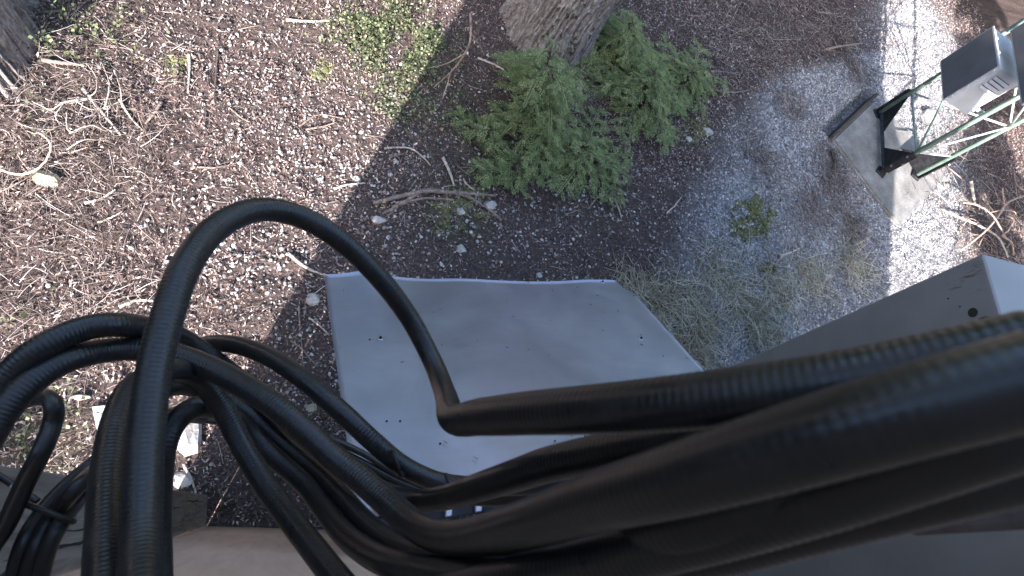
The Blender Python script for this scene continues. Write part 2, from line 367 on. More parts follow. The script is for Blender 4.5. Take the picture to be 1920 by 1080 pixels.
# corner post of weathered timber
post = box('timber_post', (-.44, -.065, -.1), (.15, 0, 0), (0, .148, 0), (0, 0, 3.9), M['timber'], None, .006, 2)
tag(post, 'grey weathered square timber post with drying cracks at the hut corner', 'post')
for (yy, z0, z1, wv) in ((.028, .9, 1.9, .0032), (.0, 1.3, 2.2, .003), (-.02, 1.75, 2.4, .0036), (.05, .2, .8, .003)):
    n = 26; zz = np.linspace(z0, z1, n); yv = yy+.006*(fbm(zz*9, zz*0+yy*50, 5)-.5)*2; hw = wv*np.sin(np.linspace(0, math.pi, n))**.5*(.5+fbm(zz*14, zz*0, 9))
    V = np.concatenate([np.stack([np.full(n, -.2893), yv-hw, zz], 1), np.stack([np.full(n, -.2893), yv+hw, zz], 1)]); i = np.arange(n-1)
    link('drying_crack', mesh_np('drying_crack', V, np.stack([i, i+1, i+n+1, i+n], 1)), M['hole'], post)

# sloping sheet-metal hood
hood = empty('metal_hood', at(760, 745, 1.5), 'bare galvanised sheet metal hood sloping out from the hut wall', 'hood')
c00, c10 = at(608, 517, 1.2), at(1168, 527, 1.2); c01 = at(670, 972, 1.8)
c11 = c10+(c01-c00)*.98+np.array([.05, .0, 0])
nu, nv = 60, 40; uu, vv = np.meshgrid(np.linspace(0, 1, nu), np.linspace(0, 1, nv))
S = c00+(c10-c00)*uu[..., None]+((c01-c00)*(1-uu[..., None])+(c11-c10)*uu[..., None])*vv[..., None]
nS = np.cross(c10-c00, c01-c00); nS /= np.linalg.norm(nS); nS *= np.sign(nS[2])
warp = .006*np.sin(uu*7.0+.6)*np.exp(-vv*3)+.002*np.sin(uu*15+1)*np.exp(-vv*6)+.012*(fbm(uu*3.4, vv*3.0, 77)-.5)+.006*(fbm(uu*7, vv*6, 78)-.5)
warp += .02*np.exp(-((uu-.12)/.05)**2)*np.exp(-vv*7)-.03*sstep(.965, 1, uu)*sstep(.12, 0, vv)
S = S+nS*warp[..., None]
S2 = S-nS*.0018; ii = (np.arange(nv-1)[:, None]*nu+np.arange(nu-1)[None]).ravel(); q = np.stack([ii, ii+1, ii+nu+1, ii+nu], 1)
per = np.concatenate([np.arange(nu), np.arange(1, nv)*nu+nu-1, (nv-1)*nu+np.arange(nu-2, -1, -1), np.arange(nv-2, 0, -1)*nu]); pn = np.roll(per, -1); off = nu*nv
me = mesh_np('sheet', np.vstack([S.reshape(-1, 3), S2.reshape(-1, 3)]), np.vstack([q, q[:, ::-1]+off, np.stack([per, pn, pn+off, per+off], 1)]))
link('sheet', me, M['sheet'], hood, True)
def on_sheet(px, py):
    d = ray(px, py); t = np.dot(c00-CAM, nS)/np.dot(d, nS); return CAM+d*t
for (px, py, r) in ((713, 637, .007), (1201, 637, .007), (683, 519.5, .005), (1129, 531, .006), (1027, 530, .003), (1095, 822, .004)):
    p = on_sheet(px, py)+nS*.004
    disc_cyl('screw_washer', p, nS, r*1.3, .003, M['zinc'], hood); disc_cyl('screw_head', p+nS*.003, nS, r*.7, .007, M['dark_steel'], hood, 6)
for (px, py) in ((725, 791), (750, 791), (693, 638), (825, 833), (1040, 828)):
    p = on_sheet(px, py)+nS*.0035; disc_cyl('drilled_hole', p, nS, .0032, .0012, M['hole'], hood)
k_ = 46; qx = rng.random(k_); qy = rng.random(k_)**1.4; ps = c00+np.outer(qx, c10-c00)+np.outer(qy*.9, c01-c00); yaw = rng.random(k_)*6.28
Vn, Fn = [], []
ts = (c10-c00)/np.linalg.norm(c10-c00); tb = np.cross(nS, ts)
for i in range(k_):
    d = ts*math.cos(yaw[i])+tb*math.sin(yaw[i]); e = np.cross(nS, d); o = ps[i]+nS*.010; l_, w_ = .004+.008*rng.random(), .0012+.001*rng.random()
    b_ = len(Vn); Vn += [o-d*l_, o+e*w_, o+d*l_, o-e*w_, o-nS*.004]; Fn += [(b_, b_+1, b_+4), (b_+1, b_+2, b_+4), (b_+2, b_+3, b_+4), (b_+3, b_, b_+4), (b_, b_+3, b_+2, b_+1)]
fn = link('fallen_needles', pydata('fallen_needles', Vn, Fn), M['bark_twig'], hood); fn['kind'] = 'stuff'
bd = (c11-c01); bl = np.linalg.norm(bd); bd /= bl
box('support_channel', c01-bd*.0-UP*.062-N3*.034, bd*bl, N3*.03, UP*.04, M['dark_steel'], hood, .003, 1)
for s in (.1, .22, .3, .5, .8):
    box('channel_bolt', c01+bd*s-UP*.022-N3*.03, bd*.02, N3*.02, UP*.012, M['zinc'], hood, .003, 1)
for s in (.06, .94):
    a = c00+(c10-c00)*s-nS*.03; b = c01+(c11-c01)*s-nS*.03
    tube('support_bracket', np.stack([a+(b-a)*.02, (a+b)/2, b]), .012, M['dark_steel'], hood, 6)
for s in (.12, .88):
    a = c00+(c10-c00)*s+(c01-c00)*.12-nS*.035; b = np.array([a[0], -.12-.18*a[0]+.02, .75])
    tube('brace', np.stack([a, (a+b)/2, b]), .011, M['dark_steel'], hood, 6)

# tall grey steel cabinet on the right
k00, k01 = at(1360, 690), at(1400, 1075); kt = at(1843, 474, 1.86)
kd = (k01-k00); kd /= np.linalg.norm(kd); kx = np.array([-kd[1], kd[0], 0]); kx *= np.sign(kx[0]); kup = (kt-k00)
RUST = tuple(at(1795, 515, 1.75)); M['cabinet'] = cabinet_material()
cab = empty('steel_cabinet', k00, 'tall grey steel cabinet with rust streaks and a pale blue-grey top', 'cabinet')
box('body', k00, kd*1.7, kx*.75, kup, M['cabinet'], cab, .018, 3)
base_z = np.array([0, 0, -.12]); box('plinth', k00+kd*.02+kx*.02, kd*1.66, kx*.7, base_z, M['dark_steel'], cab)
def on_cab(px, py):
    nn = np.cross(kd, kup); d = ray(px, py); return CAM+d*(np.dot(k00-CAM, nn)/np.dot(d, nn))
cn = np.cross(kd, kup); cn /= np.linalg.norm(cn); cn *= -np.sign(cn[0])
disc_cyl('knockout_hole', on_cab(1824, 586)-cn*.0, cn, .022, .0015, M['plug'], cab, 14)
p = on_cab(1852, 606); plug = tube('cable_plug', np.stack([p-cn*.01, p+cn*.012, p+cn*.03, p+cn*.036]), [.03, .03, .024, .006], M['plug'], cab, 14)
for (px, py) in ((1800, 575), (1778, 560)): disc_cyl('rivet', on_cab(px, py), cn, .004, .003, M['dark_steel'], cab)
box('hinge_strip', on_cab(1372, 700)-cn*.0, kd*.05, cn*.004, kup*.012, M['dark_wood'], cab)

# ------------------------------------------------------------------ lattice tower on its concrete pad
pad_px = [(1562, 260), (1637, 188), (1792, 318), (1687, 424)]
pp = [at(a, b, .028) for a, b in pad_px]; bm = bmesh.new(); top = [bm.verts.new(p) for p in pp]; bot = [bm.verts.new((p[0], p[1], -.2)) for p in pp]
bm.faces.new(top); 
for i in range(4): bm.faces.new([top[i], bot[i], bot[(i+1) % 4], top[(i+1) % 4]])
bmesh.ops.recalc_face_normals(bm, faces=bm.faces); bmesh.ops.bevel(bm, geom=[e for e in bm.edges], offset=.018, segments=2, affect='EDGES')
bmesh.ops.subdivide_edges(bm, edges=bm.edges[:], cuts=3, use_grid_fill=True)
for v in bm.verts: v.co += Vector((0, 0, 1))*.012*(float(fbm(np.array(v.co.x*5), np.array(v.co.y*5), 8))-.5)
me = bpy.data.meshes.new('concrete_pad'); bm.to_mesh(me); bm.free(); pad = link('concrete_pad', me, M['concrete'])
tag(pad, 'raised concrete footing slab under the green lattice tower', 'concrete pad')
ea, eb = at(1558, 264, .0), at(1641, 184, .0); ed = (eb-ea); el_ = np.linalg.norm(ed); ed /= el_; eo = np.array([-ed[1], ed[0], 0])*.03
eb_o = box('edge_shade_strip', ea-UP*.1+eo*.3, ed*el_, eo, UP*.15, M['dark_wood'], None, .006, 2); tag(eb_o, 'dark strip added to deepen the shadow gap along the upper left side of the concrete slab', 'board')  # made-up dark strip that puts the gap's shade along the slab edge
LZ = .036
LA, LB, LC = at(1647, 214, LZ), at(1652, 322, LZ), at(1717, 328, LZ)
tower = empty('lattice_tower', (LA+LB+LC)/3, 'green three-legged lattice tower bolted to a concrete slab', 'tower')
TT = 3.6
for L in (LA, LB, LC):
    lz = np.array([0, 0, 1.])
    tube('leg', np.stack([L+lz*.02, L+lz*2, L+lz*TT]), .023, M['green_paint'], tower, 14)
    c = (LA+LB+LC)/3; d = (c-L); d[2] = 0; d /= np.linalg.norm(d); sd = np.array([-d[1], d[0], 0])
    box('base_angle', L-sd*.034-d*.046, sd*.068, d*.014, UP*.36, M['dark_steel'], tower, .003, 1)
    box('base_plate', L-sd*.05-d*.05-UP*.02, sd*.10, d*.10, UP*.03, M['dark_steel'], tower, .003, 1)
    for k in range(4): disc_cyl('bolt', L-d*.05+sd*.022*(1 if k % 2 else -1)+UP*(.06+.08*k), -d, .011, .014, M['zinc'], tower, 6)
def gusset(a, b):
    d = (b-a)/np.linalg.norm(b-a); nn = np.array([-d[1], d[0], 0])*.008
    tri = [a+UP*.02, a+d*.3+UP*.02, a+UP*.34]; V = tri+[t+nn for t in tri]
    link('gusset_plate', pydata('gusset_plate', V, [(0, 1, 2), (5, 4, 3), (0, 3, 4, 1), (1, 4, 5, 2), (2, 5, 3, 0)]), M['dark_steel'], tower)
gusset(LA, LB); gusset(LB, LA); gusset(LC, LA)
tube('base_rail', np.stack([LA+UP*.03, (LA+LB)/2+UP*.03, LB+UP*.03]), .022, M['dark_steel'], tower, 4, False)
lev = [.36, .86, 1.36, 1.86, 2.36, 2.86, 3.36]
for fi, (a, b) in enumerate(((LA, LB), (LB, LC), (LC, LA))):
    mt = M['pale_green_paint'] if fi else M['green_paint']
    for k in range(len(lev)-1):
        z0, z1 = lev[k], lev[k+1]; s, e = (a, b) if (k+fi) % 2 else (b, a)
        P = np.stack([s+UP*z0, (s+e)/2+UP*(z0+z1)/2, e+UP*z1]); tube('diagonal_brace', P, .0095, mt, tower, 8)
        if k % 2 == 0 and fi < 2: tube('cross_brace', np.stack([s+UP*z0, (s+e)/2+UP*z0, e+UP*z0]), .0095, mt, tower, 8)

# enclosures bolted to the tower
def enclosure(P0, e3, e2, w_, d_, h_, label, louvre):
    t = empty('tower_enclosure', P0, label, 'enclosure')
    box('body', P0+e2*.022, e3*w_, e2*(d_-.022), UP*h_, M['white_steel'], t, .006, 2)
    box('gasket', P0+e2*.014+e3*.012+UP*.012, e3*(w_-.024), e2*.008, UP*(h_-.024), M['black_plastic'], t)
    dr = box('door', P0-e3*.008-UP*.008, e3*(w_+.016), e2*.014, UP*(h_+.016), M['white_steel'], t, .004, 2)
    box('door_panel', P0-e2*.002+e3*.004+UP*.004, e3*(w_-.008), e2*.002, UP*(h_-.008), M['grey_door'], dr)
    for k, s in enumerate((.12, .42, .66, .88)):
        box('clamp', P0-e3*.012+UP*h_*s, e3*.01, e2*.034, UP*.022, M['white_steel'], t, .003, 1)
    for s in (.35, .7):
        box('clamp', P0+e3*w_*s+UP*(h_+.002), e3*.022, e2*.034, UP*.01, M['white_steel'], t, .003, 1)
    if louvre:
        box('vent_plate', P0-e3*.0035+e2*d_*.22+UP*h_*.52, e3*.0035, e2*d_*.66, UP*h_*.36, M['white_steel'], t)
        for k in range(4):
            o = P0+e2*d_*.27+UP*h_*(.55+.085*k)-e3*.0036
            V = [o, o+e2*d_*.54, o+e2*d_*.54+UP*.022, o+UP*.022, o-e3*.016+UP*.003, o+e2*d_*.54-e3*.016+UP*.003]
            link('louvre', pydata('louvre', V, [(0, 4, 5, 1), (4, 3, 2, 5), (0, 3, 4), (1, 5, 2)]), M['white_steel'], t)
            box('louvre_slot', o+UP*.023, e2*d_*.54, -e3*.001, UP*.005, M['hole'], t)
    for s in (.1, .85):
        box('mounting_strut', P0+e2*d_+e3*.02+UP*h_*s, e3*(w_+.04), e2*.03, UP*.03, M['green_paint'], t)
        for q in (.12, .8): box('standoff', P0+e2*(d_+.03)+e3*w_*q+UP*(h_*s+.003), e3*.024, e2*.12, UP*.024, M['pale_green_paint'], t)
    return t
a3, a2 = math.radians(65), math.radians(-29)
e3 = np.array([math.cos(a3), math.sin(a3), 0]); e2 = np.array([math.cos(a2), math.sin(a2), 0])
P0 = at(1769, 186, .9)
enclosure(P0, e3, e2, .47, .26, .42, 'white louvred equipment box with grey door hung on the green tower', True)
P1 = at(1916, 194, 1.42)
en2 = enclosure(P1, e3, e2, .8, .2, .6, 'dark grey equipment box above the louvred one, cut by the right edge', False)

# ------------------------------------------------------------------ black cables
WALLN = WN
def cable(name, pts, D, label, cat='cable', group=None, corr=True, matn='cable', parent=None, sides=22, pitch=.0028):
    P = np.array([[*atd(px, py, F*D/wd)] for px, py, wd in pts]); C = catmull(P, 600); C, s = resample(C, pitch/4 if corr else .006)
    # keep clear of the wall face
    dwall = (C[:, :2]-WA) @ WN; lo = dwall.min()
    if lo < D*.5+.001:
        push = np.maximum(0, D*.5+.001-dwall); C[:, :2] += push[:, None]*WN
    wpx = F*D/np.maximum(.05, -((C-CAM) @ R)[:, 2]); amp = .018*np.clip(66/wpx, .28, 1)**1.3
    rad = D/2*(1+(amp*np.sin(s/pitch*2*math.pi) if corr else 0))
    V, Fq = tube_arrays(C, rad, sides, cap=False); me = mesh_np(name, V, Fq); o = link(name, me, M[matn], parent, True)
    if label: tag(o, label, cat, group)
    return o
DC = .018
GRP = 'black corrugated cables'
cable('coaxial_cable', [(262, 1120, 80), (265, 1000, 72), (272, 840, 66), (288, 700, 62), (312, 600, 59), (348, 500, 55), (405, 428, 50), (480, 394, 46), (560, 405, 43), (640, 452, 41), (712, 522, 39), (770, 600, 37), (812, 680, 37), (836, 742, 41), (850, 783, 56), (905, 781, 70), (1000, 774, 82), (1150, 765, 96), (1300, 752, 106), (1500, 728, 116), (1700, 695, 124), (1940, 645, 134)], DC, 'black corrugated cable in the tallest loop, arching over the metal hood', group=GRP)
cable('coaxial_cable', [(-40, 780, 52), (20, 700, 51), (80, 650, 50), (150, 618, 48), (220, 609, 46), (290, 618, 42), (350, 640, 38), (430, 696, 36), (520, 772, 36), (610, 850, 38), (690, 908, 40), (740, 931, 41), (785, 939, 42), (830, 934, 45), (878, 920, 50), (970, 890, 60), (1040, 868, 66), (1180, 840, 76), (1340, 815, 86), (1500, 780, 96), (1700, 735, 104), (1940, 680, 112)], DC, 'black corrugated cable, outermost of the two arcs leaving at the left edge', group=GRP)
cable('coaxial_cable', [(-40, 850, 54), (20, 755, 52), (80, 700, 50), (140, 670, 48), (210, 656, 45), (280, 656, 44), (350, 672, 44), (430, 708, 45), (525, 768, 47), (620, 853, 48), (675, 897, 49), (728, 944, 51), (775, 984, 54), (820, 1005, 59), (880, 1008, 69), (980, 984, 87), (1100, 946, 107), (1280, 896, 136), (1500, 832, 158), (1720, 768, 172), (1960, 704, 182)], DC, 'thick black corrugated cable sweeping from the inner left arc to the right edge', group=GRP)
cable('coaxial_cable', [(330, 690, 30), (370, 652, 31), (430, 645, 33), (500, 667, 35), (570, 712, 37), (640, 772, 38), (700, 828, 38), (760, 876, 37), (830, 905, 36), (920, 912, 36), (1040, 905, 36), (1200, 885, 38)], DC*.92, 'slimmer black corrugated cable crossing the left edge of the metal hood', group=GRP)
cable('coaxial_cable', [(195, 1130, 76), (198, 1000, 68), (204, 880, 61), (220, 792, 56), (246, 734, 52), (292, 702, 48), (342, 696, 45), (384, 720, 43), (420, 770, 42), (452, 832, 42), (492, 900, 43), (535, 960, 45), (585, 1025, 48), (640, 1095, 52), (690, 1150, 56)], DC, 'black corrugated cable in the small arch, dropping down the tan wall', group=GRP)
cable('coaxial_cable', [(302, 1130, 44), (299, 1000, 43), (301, 900, 43), (310, 832, 43), (334, 786, 42), (376, 762, 41), (425, 775, 39), (470, 814, 37), (520, 862, 37), (572, 908, 38), (608, 955, 40), (644, 1000, 43), (685, 1034, 47), (730, 1056, 52), (790, 1070, 58), (880, 1082, 68), (1040, 1082, 82), (1200, 1060, 96), (1400, 1010, 110), (1650, 940, 126), (1960, 860, 140)], DC, 'lowest black corrugated cable, running along the bottom of the view', group=GRP)
cable('coaxial_cable', [(240, 1130, 60), (238, 1000, 54), (240, 900, 50), (252, 800, 46), (290, 738, 42), (350, 722, 39), (430, 755, 37), (490, 798, 36), (541, 840, 36), (594, 884, 37), (640, 931, 39), (690, 985, 42), (748, 1026, 46), (805, 1046, 51), (890, 1056, 60), (1040, 1042, 78), (1160, 1018, 94), (1280, 985, 112), (1500, 920, 130), (1750, 845, 146), (1960, 780, 156)], DC, 'black corrugated cable squeezed between the thick one and the lowest one', group=GRP)
cable('coaxial_cable', [(640, 1170, 52), (760, 1135, 62), (900, 1100, 77), (1080, 1064, 92), (1300, 1005, 112), (1520, 935, 132), (1760, 850, 150), (1960, 780, 160)], DC, 'black cable low at the right, under the thick bundle', group=GRP)
cable('coaxial_cable', [(-40, 1060, 34), (10, 985, 34), (45, 910, 34), (76, 850, 34), (98, 795, 33), (99, 756, 33), (72, 744, 32), (30, 760, 31), (-40, 810, 30)], DC*.8, 'small black hooked cable at the left edge', corr=False)
for k, (dx, dw) in enumerate(((0, 0), (26, 2), (50, -2))):
    cable('power_cable', [(15+dx, 1130, 30), (40+dx, 1030, 30), (72+dx, 970, 29), (120+dx*.9, 915, 28+dw), (175+dx*.7, 868, 27), (240+dx*.4, 815, 25), (300, 780, 23), (380, 765+k*10, 20)], DC*.72, ('leftmost', 'middle', 'rightmost')[k]+' smooth black cable of the tied bundle in the lower left corner', corr=False, group='tied cables in the lower left corner')
for k, dy in enumerate((0, 13, 26)):
    cable('thin_cable', [(360, 772+dy*.5, 13), (440, 768+dy, 13), (520, 785+dy, 13), (600, 815+dy, 13), (680, 850+dy*1.3, 13), (750, 892+dy*.9, 13), (830, 925+dy*.4, 13), (930, 932+dy*.4, 14), (1050, 920+dy*.4, 15)], DC*.5, ('upper', 'middle', 'lower')[k]+' thin black wire behind the corrugated cables over the hood', corr=False, group='thin wires over the hood', sides=10)
cable('thin_cable', [(-30, 875, 14), (0, 893, 14), (30, 912, 14), (70, 940, 14)], DC*.4, 'short thin black wire at the left edge behind the hooked cable', corr=False, sides=10)
cable('blue_cable', [(-10, 1100, 16), (15, 1076, 16), (45, 1070, 16), (75, 1095, 16)], DC*.5, 'blue-green wire curving in the lower left corner', corr=False, matn='blue_cable', sides=12)
def cable_tie(px, py, dx, dy, wpx, depth, label):
    a, b = atd(px-dx, py-dy, depth), atd(px+dx, py+dy, depth); d = (b-a)/np.linalg.norm(b-a); f = ray(px, py); f /= np.linalg.norm(f); u = np.cross(d, f)
    L = np.linalg.norm(b-a); th = wpx*depth/F; c = (a+b)/2; an = np.linspace(0, 2*math.pi, 25)
    root = empty('cable_tie', c, label, 'cable tie', 'black cable ties')
    P = c+np.outer(np.cos(an), d*L/2)+np.outer(np.sin(an), f*L*.42)
    tube('strap', P, th/2, M['black_plastic'], root, 6); q = a
    box('head', q-d*th*.8-u*th*.7-f*th, d*th*1.6, u*th*1.4, f*th*1.6, M['black_plastic'], root, th*.15, 1)
cable_tie(88, 960, 50, 18, 12, .47, 'black cable tie round the bundle in the lower left corner')
cable_tie(744, 868, -8, -22, 7, .47, 'black cable tie with its knob standing out against the hood')
cable_tie(704, 880, 6, 22, 6, .8, 'black cable tie on the thin wires over the hood')
cable_tie(843, 908, -7, -18, 8, .44, 'black cable tie where the slim cable meets the thick ones')
# dark bracket that carries the bundle
b0 = atd(1700, 1006, .21)
brk = box('cable_bracket', b0, atd(1990, 990, .21)-b0, atd(1693, 880, .21)-b0, ray(1800, 950)*(.012/F), M['dark_wood'], None, .003, 2)
tag(brk, 'dark brown bracket under the cable bundle at the lower right', 'bracket')

# ------------------------------------------------------------------ trees
def trunk_mesh(c, r0, height, seed, flare, lean=(0, 0), na=300, nz=380):
    a = np.linspace(0, 2*math.pi, na, endpoint=False); z = np.concatenate([np.linspace(-.1, 1.9, nz), np.linspace(2.1, height, 40)]); A, Zg = np.meshgrid(a, z)
    r = r0*(1-.035*Zg)+flare*np.exp(-np.maximum(Zg, 0)/.22)*(.55+.75*np.maximum(0, np.sin(A*4+seed)))
    u = A/(2*math.pi)*24; per = lambda s, m, zs: (vnoise(np.mod(u*m, 24*m), Zg*zs+s, s))
    wob = .25*(fbm(np.cos(A)*3+5, np.sin(A)*3+Zg*2.2, seed+9, 2)-.5); A2 = A+wob
    fur = np.abs(fbm(np.cos(A2)*20+7, np.sin(A2)*20+Zg*2.4, seed, 3)-.5)*2
    plate = fbm(np.cos(A)*34, np.sin(A)*34+Zg*7, seed+5, 3)
    r = r-.045*np.exp(-(fur/.10)**2)+.018*(plate-.5)
    V = np.stack([c[0]+lean[0]*Zg+r*np.cos(A), c[1]+lean[1]*Zg+r*np.sin(A), Zg], -1).reshape(-1, 3)
    n, m_ = A.shape; i = np.arange(n-1)[:, None]*m_; j = np.arange(m_)[None]; j2 = (j+1) % m_
    return mesh_np('trunk', V, np.stack([i+j, i+j2, i+m_+j2, i+m_+j], -1).reshape(-1, 4))
def needle_crown(segs, ln, wd, step, seed, rise=.15):
    """segs: list of twig polylines -> flat two-sided rows of needle triangles"""
    rg = np.random.default_rng(seed); Vs, rn = [], []
    for P in segs:
        P, s = resample(np.asarray(P, float), step); n = len(P); T = np.gradient(P, axis=0); T /= np.linalg.norm(T, axis=1)[:, None]+1e-9
        side = np.cross(T, [0, 0, 1.]); side /= np.linalg.norm(side, axis=1)[:, None]+1e-9; tone = rg.random()
        for sg in (-1, 1):
            k = n; L = ln*(.7+.6*rg.random(k))*(1-.45*np.linspace(0, 1, k)**3); d = side*sg+T*(.55+.5*rg.random((k, 1)))+np.array([0, 0, 1.])*(rise+.5*(rg.random((k, 1))-.5)); d /= np.linalg.norm(d, axis=1)[:, None]
            b = T*wd/2; tip = P+d*L[:, None]; mid = P+d*L[:, None]*.5
            Vs.append(np.stack([P, mid-b, tip, mid+b], 1)); rn.append(np.clip(tone*.6+.4*rg.random(k), 0, 1))
    V = np.concatenate(Vs).reshape(-1, 3); N = len(V)//4; return V, np.arange(N*4).reshape(N, 4), np.concatenate(rn)
def conifer_parts(base, apex, nbr, spread, seed, droop=.3, dens=.8, ln=.02):
    rg = np.random.default_rng(seed); base = np.asarray(base, float); apex = np.asarray(apex, float); twigs, wood = [], []
    t = np.linspace(0, 1, 8)[:, None]; st = base+(apex-base)*t+np.concatenate([np.zeros((1, 3)), (rg.random((7, 3))-.5)*.03]); wood.append((st, np.linspace(.014, .004, 8)))
    hgt_ = np.linalg.norm(apex-base)
    for i in range(nbr):
        f = (i+.5)/nbr; o = st[0]+(st[-1]-st[0])*(.12+.88*f); az = i*2.4+rg.random()*.9; L = spread*(1-.72*f)*(.45+.85*rg.random())
        n = 8; q = np.linspace(0, 1, n); dirh = np.array([math.cos(az), math.sin(az), 0]); sd = np.array([-dirh[1], dirh[0], 0])
        P = o+np.outer(q*L, dirh)+np.outer((.25*q-droop*1.6*q**2)*L, [0, 0, 1.])+np.outer(np.sin(q*3+rg.random()*6)*.02, sd)
        P[:, 2] = np.maximum(P[:, 2], hgt(P[:, 0], P[:, 1])+.02)
        wood.append((P, np.linspace(.006, .002, n))); twigs.append(P[2:])
        ns = int(max(4, L/.032*dens))
        for k in range(ns):
            qq = .12+.86*k/ns; o2 = np.array([np.interp(qq, q, P[:, c]) for c in range(3)]); sg = 1 if k % 2 else -1; l2 = L*.46*(1-.75*qq)*(.7+.6*rg.random())+.03
            d2 = dirh*(.75+.3*rg.random())+sd*sg*(.8+.3*rg.random())+np.array([0, 0, -.12+.3*(rg.random()-.5)]); d2 /= np.linalg.norm(d2); m = 5; q2 = np.linspace(0, 1, m)
            P2 = o2+np.outer(q2*l2, d2)+np.outer(-droop*.5*q2**2*l2, [0, 0, 1.]); P2[:, 2] = np.maximum(P2[:, 2], hgt(P2[:, 0], P2[:, 1])+.012); twigs.append(P2)
            if l2 > .09:
                for e in range(int(l2/.03)):
                    q3 = .2+.75*e*.03/l2; o3 = o2+d2*l2*q3-np.array([0, 0, droop*.5*q3**2*l2]); s3 = np.cross(d2, [0, 0, 1.])*(1 if e % 2 else -1); l3 = .05*(1-.5*q3)*(.6+.8*rg.random())
                    twigs.append(np.stack([o3, o3+(d2*.8+s3*.8)*l3*.5, o3+(d2*.9+s3*.8)*l3+np.array([0, 0, -.006])]))
    V, Fq, rn = needle_crown(twigs, ln, ln*.48, .0105, seed)
    return wood, V, Fq, rn
def sapling(base, apex, nbr, spread, seed, label, droop=.3, dens=.6, ln=.021):
    wood, V, Fq, rn = conifer_parts(base, apex, nbr, spread, seed, droop, dens, ln)
    r = empty('hemlock_sapling', base, label, 'sapling', 'young hemlocks below the big trunk')
    link('trunk', multi_tube_mesh('trunk', wood[:1], 7), M['dark_wood'], r, True)
    link('branches', multi_tube_mesh('branches', wood[1:], 4), M['dark_wood'], r, True)
    link('crown', mesh_np('crown', V, Fq, rn), M['needles'], r)
def big_tree(name, c, r0, seed, flare, mt, label, h_=11, lean=(0, 0), crown0=5.2, blen=1.5, leaf=1.0):
    t = empty(name, (c[0], c[1], 0), label, 'tree'); link('trunk', trunk_mesh(c, r0, h_, seed, flare, lean), mt, t, True)
    rg = np.random.default_rng(seed); wood, twigs = [], []
    for i in range(26):
        z = crown0+i*.22; az = i*2.4; L = blen*(1-.025*i)*(.7+.5*rg.random()); n = 8; q = np.linspace(0, 1, n); d = np.array([math.cos(az), math.sin(az), 0]); sd = np.array([-d[1], d[0], 0])
        o = np.array([c[0]+lean[0]*z, c[1]+lean[1]*z, z]); P = o+np.outer(q*L, d)+np.outer((.15*q-.5*q*q)*L, [0, 0, 1.]); wood.append((P, np.linspace(.035, .006, n)))
        for k in range(16):
            q2 = .2+.8*k/16; o2 = o+d*L*q2+np.array([0, 0, (.15*q2-.5*q2*q2)*L]); sg = 1 if k % 2 else -1; e = o2+(d*.6+sd*sg)*L*.3*(1.1-q2)+np.array([0, 0, -.08])
            twigs.append(np.stack([o2, (o2+e)/2+np.array([0, 0, .02]), e]))
    V, Fq, rn = needle_crown(twigs, .13*leaf, .07*leaf, .05, seed)
    link('limbs', multi_tube_mesh('limbs', wood, 6), M['dark_wood'], t, True); link('crown', mesh_np('crown', V, Fq, rn), M['needles'], t)
big_tree('conifer_tree', TRUNK, .335, 3, .08, M['bark'], 'thick conifer trunk with lichen-flecked furrowed bark at the top centre')
big_tree('conifer_tree', LTRUNK, .40, 11, .12, M['red_bark'], 'reddish brown tree trunk cut by the left edge', lean=(-.02, 0))
def sap_at(bpx, apx, hz, *a, **k):
    b = g(*bpx); ap = at(*apx, hz); sapling(b, ap, *a, **k)
sap_at((1000, 240), (1030, 92), .78, 34, .52, 21, 'bright green hemlock sapling standing right in front of the big trunk', droop=.3)
sap_at((955, 335), (975, 305), .2, 12, .34, 22, 'small low hemlock seedling between the big trunk and the exposed roots', droop=.06)
sap_at((1190, 205), (1228, 135), .4, 22, .6, 43, 'darker hemlock sapling right of the big trunk, spreading towards the gravel', droop=.2)
sap_at((1160, 95), (1185, 40), .45, 20, .5, 44, 'shaded hemlock sapling behind, at the right side of the big trunk', droop=.22)
sap_at((1080, 305), (1094, 268), .24, 17, .46, 45, 'low spreading hemlock seedling below the bright green sapling', droop=.08)
sap_at((915, 270), (925, 245), .18, 11, .3, 26, 'yellow-green hemlock seedling left of the bright green sapling', droop=.08)
sap_at((1280, 160), (1296, 132), .22, 15, .5, 47, 'hemlock seedling farthest right, reaching over the gravel edge', droop=.06)
# unseen conifer, added right of the hut to shade the ground by the brambles
big_tree('conifer_tree', (5.25, -1.9), .16, 31, .05, M['bark'], 'unseen conifer added beside the hut to shade the right edge of the view', h_=8, crown0=1.0, blen=.85, leaf=2.2)
